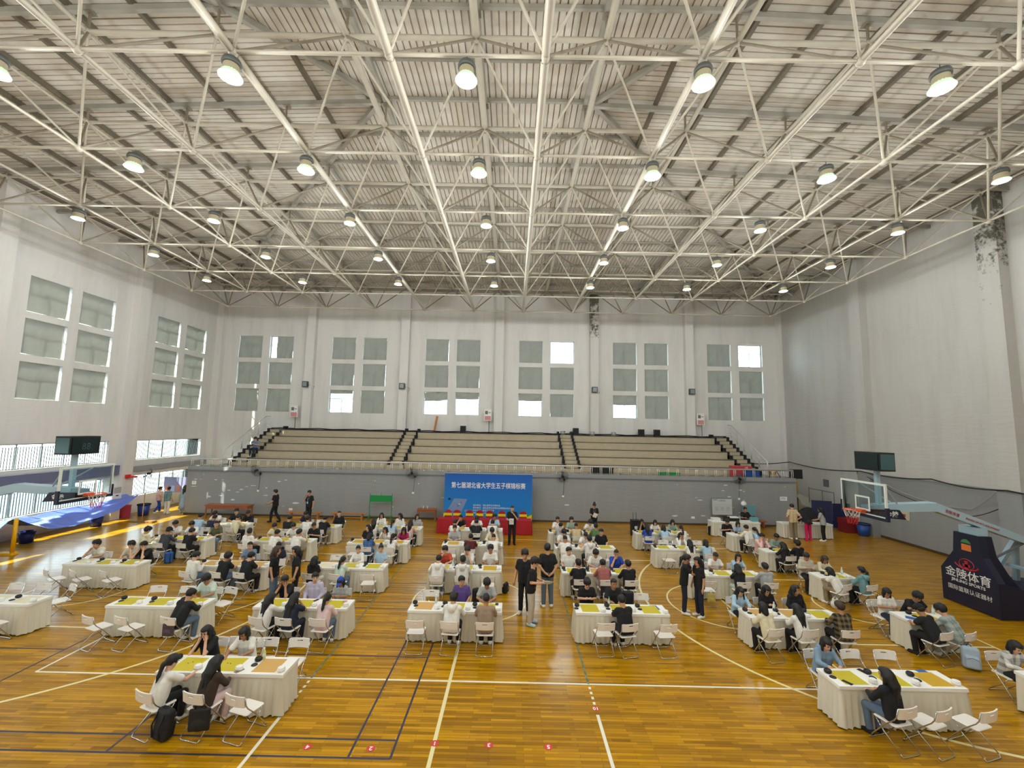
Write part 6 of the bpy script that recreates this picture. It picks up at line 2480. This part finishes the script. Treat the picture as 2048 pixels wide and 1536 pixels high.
def backpack(label, x, y, z, m, rz=0, s=1.0, tilt=0.0):
    o = thing('backpack', label, 'bag', (x, y, z), 0, 'bags', (tilt, 0, rz))
    o.scale = (s, s, s)
    if 'pack' not in _bagm:
        g_ = Grid((-.22, -.18, -.03), (.22, .22, .5), .013)
        g_.rbox((0, 0, .215), (.145, .075, .212), .06).rbox((0, .075, .14), (.11, .055, .115), .035, .015)
        _bagm['pack'] = g_.mesh('body', [BLACK])
    b = link('body', _bagm['pack'], o)
    setmat(b, m)
    MB().tube([(-.04, -.03, .42), (-.02, -.03, .46), (.02, -.03, .46), (.04, -.03, .42)], .008, 5).build('handle', BLACK, o)
    for sx in (-.08, .08):
        MB().tube([(sx, -.07, .38), (sx * 1.1, -.115, .22), (sx, -.08, .05)], .013, 5).build('strap', BLACK, o)
    MB().tube([(-.09, .132, .2), (0, .134, .235), (.09, .132, .2)], .004, 4).build('zipper', BLACK, o)
    return o


def tote(label, x, y, z, m, rz=0, s=1.0):
    o = thing('tote_bag', label, 'bag', (x, y, z), rz, 'bags')
    o.scale = (s, s, s)
    if 'tote' not in _bagm:
        g_ = Grid((-.24, -.1, -.03), (.24, .1, .42), .012)
        g_.rbox((0, 0, .18), (.17, .03, .18), .025).ell((0, .01, .10), (.13, .05, .10), .02)
        _bagm['tote'] = g_.mesh('body', [BLACK])
    b = link('body', _bagm['tote'], o)
    setmat(b, m)
    for sy in (-.015, .015):
        MB().tube([(-.08, sy, .34), (-.075, sy * .5, .46), (0, 0, .52), (.075, sy * .5, .46), (.08, sy, .34)], .009, 5).build('handle', m, o)
    return o


backpack('blue backpack on floor by the black capped man, leftmost column', -12.0, 2.85, 0, mat('bag_blue', '#2A62B0', .7), .3)
backpack('black backpack standing on floor between chairs, middle column', .22, -.25, 0, mat('bag_black', '#17181a', .7), .2)
backpack('black rounded bag at right end of middle column table', 1.12, .55, 0, mat('bag_black', '#17181a', .7), 1.2, .8)
backpack('red backpack on floor beside first sixth column table', 7.75, 5.55, 0, mat('bag_red', '#8a1f22', .7), -.4)
backpack('pale blue and white backpack on floor near padded basketball base', 12.25, -3.55, 0, mat('bag_pale', '#A9BBCB', .7), 2.6, 1.15, .15)
backpack('black spotted backpack leaning on nearest left chair', -4.72, -6.42, 0, mat('bag_spot', '#1a1c1f', .7, noise=.9, nscale=60), -.4, 1.15, -.15)
backpack('black backpack on floor beside the registration table', 11.95, 9.3, 0, mat('bag_black', '#17181a', .7), 0, 1.1)
tote('yellow shoulder bag hung on the chair beside hugging pair', 7.58, -.28, .17, mat('bag_yellow', '#C9BC62', .7), 3.1, .7)
tote('small black bag hung on the teal hoodie chair', 12.85, -.25, .25, mat('bag_black', '#17181a', .7), .2, .55)
tote('floral black and pink tote hung on chair of leather jacket man', -6.9, -3.58, .36, mat('bag_floral', '#4a3a44', .7, noise=.95, nscale=30), 3.14, .8)
tote('black tote hung on the chair of the brown jacket person', -4.05, -6.45, .18, mat('bag_black', '#17181a', .7), 3.3, 1.0)
tote('cream tote with dark print hung on ponytail chair, third column', -3.42, 2.72, .18, mat('bag_cream', '#CFC3A4', .7), 3.14, .85)
tote('black bag slung on chair in front of rose shirt', 4.25, -.32, .3, mat('bag_black', '#17181a', .7), 3.1, .85)
backpack('dark large backpack on the far chair between two men in black', 4.62, -1.62, .46, mat('bag_black', '#17181a', .7), 0, 1.1)
backpack('black backpack on far left chair behind hugging pair', 7.95, 1.38, .46, mat('bag_black', '#17181a', .7), 0, 1.0)
o = thing('plastic_bag', 'white plastic bag on floor by the bobbed player', 'bag', (11.55, -.15, 0))
g_ = Grid((-.2, -.2, -.02), (.2, .2, .4), .014)
g_.ell((0, 0, .13), (.14, .11, .14), 0).ell((-.06, 0, .27), (.04, .03, .06), .03).ell((.06, 0, .27), (.04, .03, .06), .03)
g_.cut(lambda X, Y, Z: .003 - Z)
link('bag', g_.mesh('bag', [mat('thin_white_plastic', '#DCDAD4', .4)]), o)
MB().tube([(-.06, 0, .3), (-.03, 0, .36), (.03, 0, .36), (.06, 0, .3)], .01, 5).build('handle', WHITE, o)
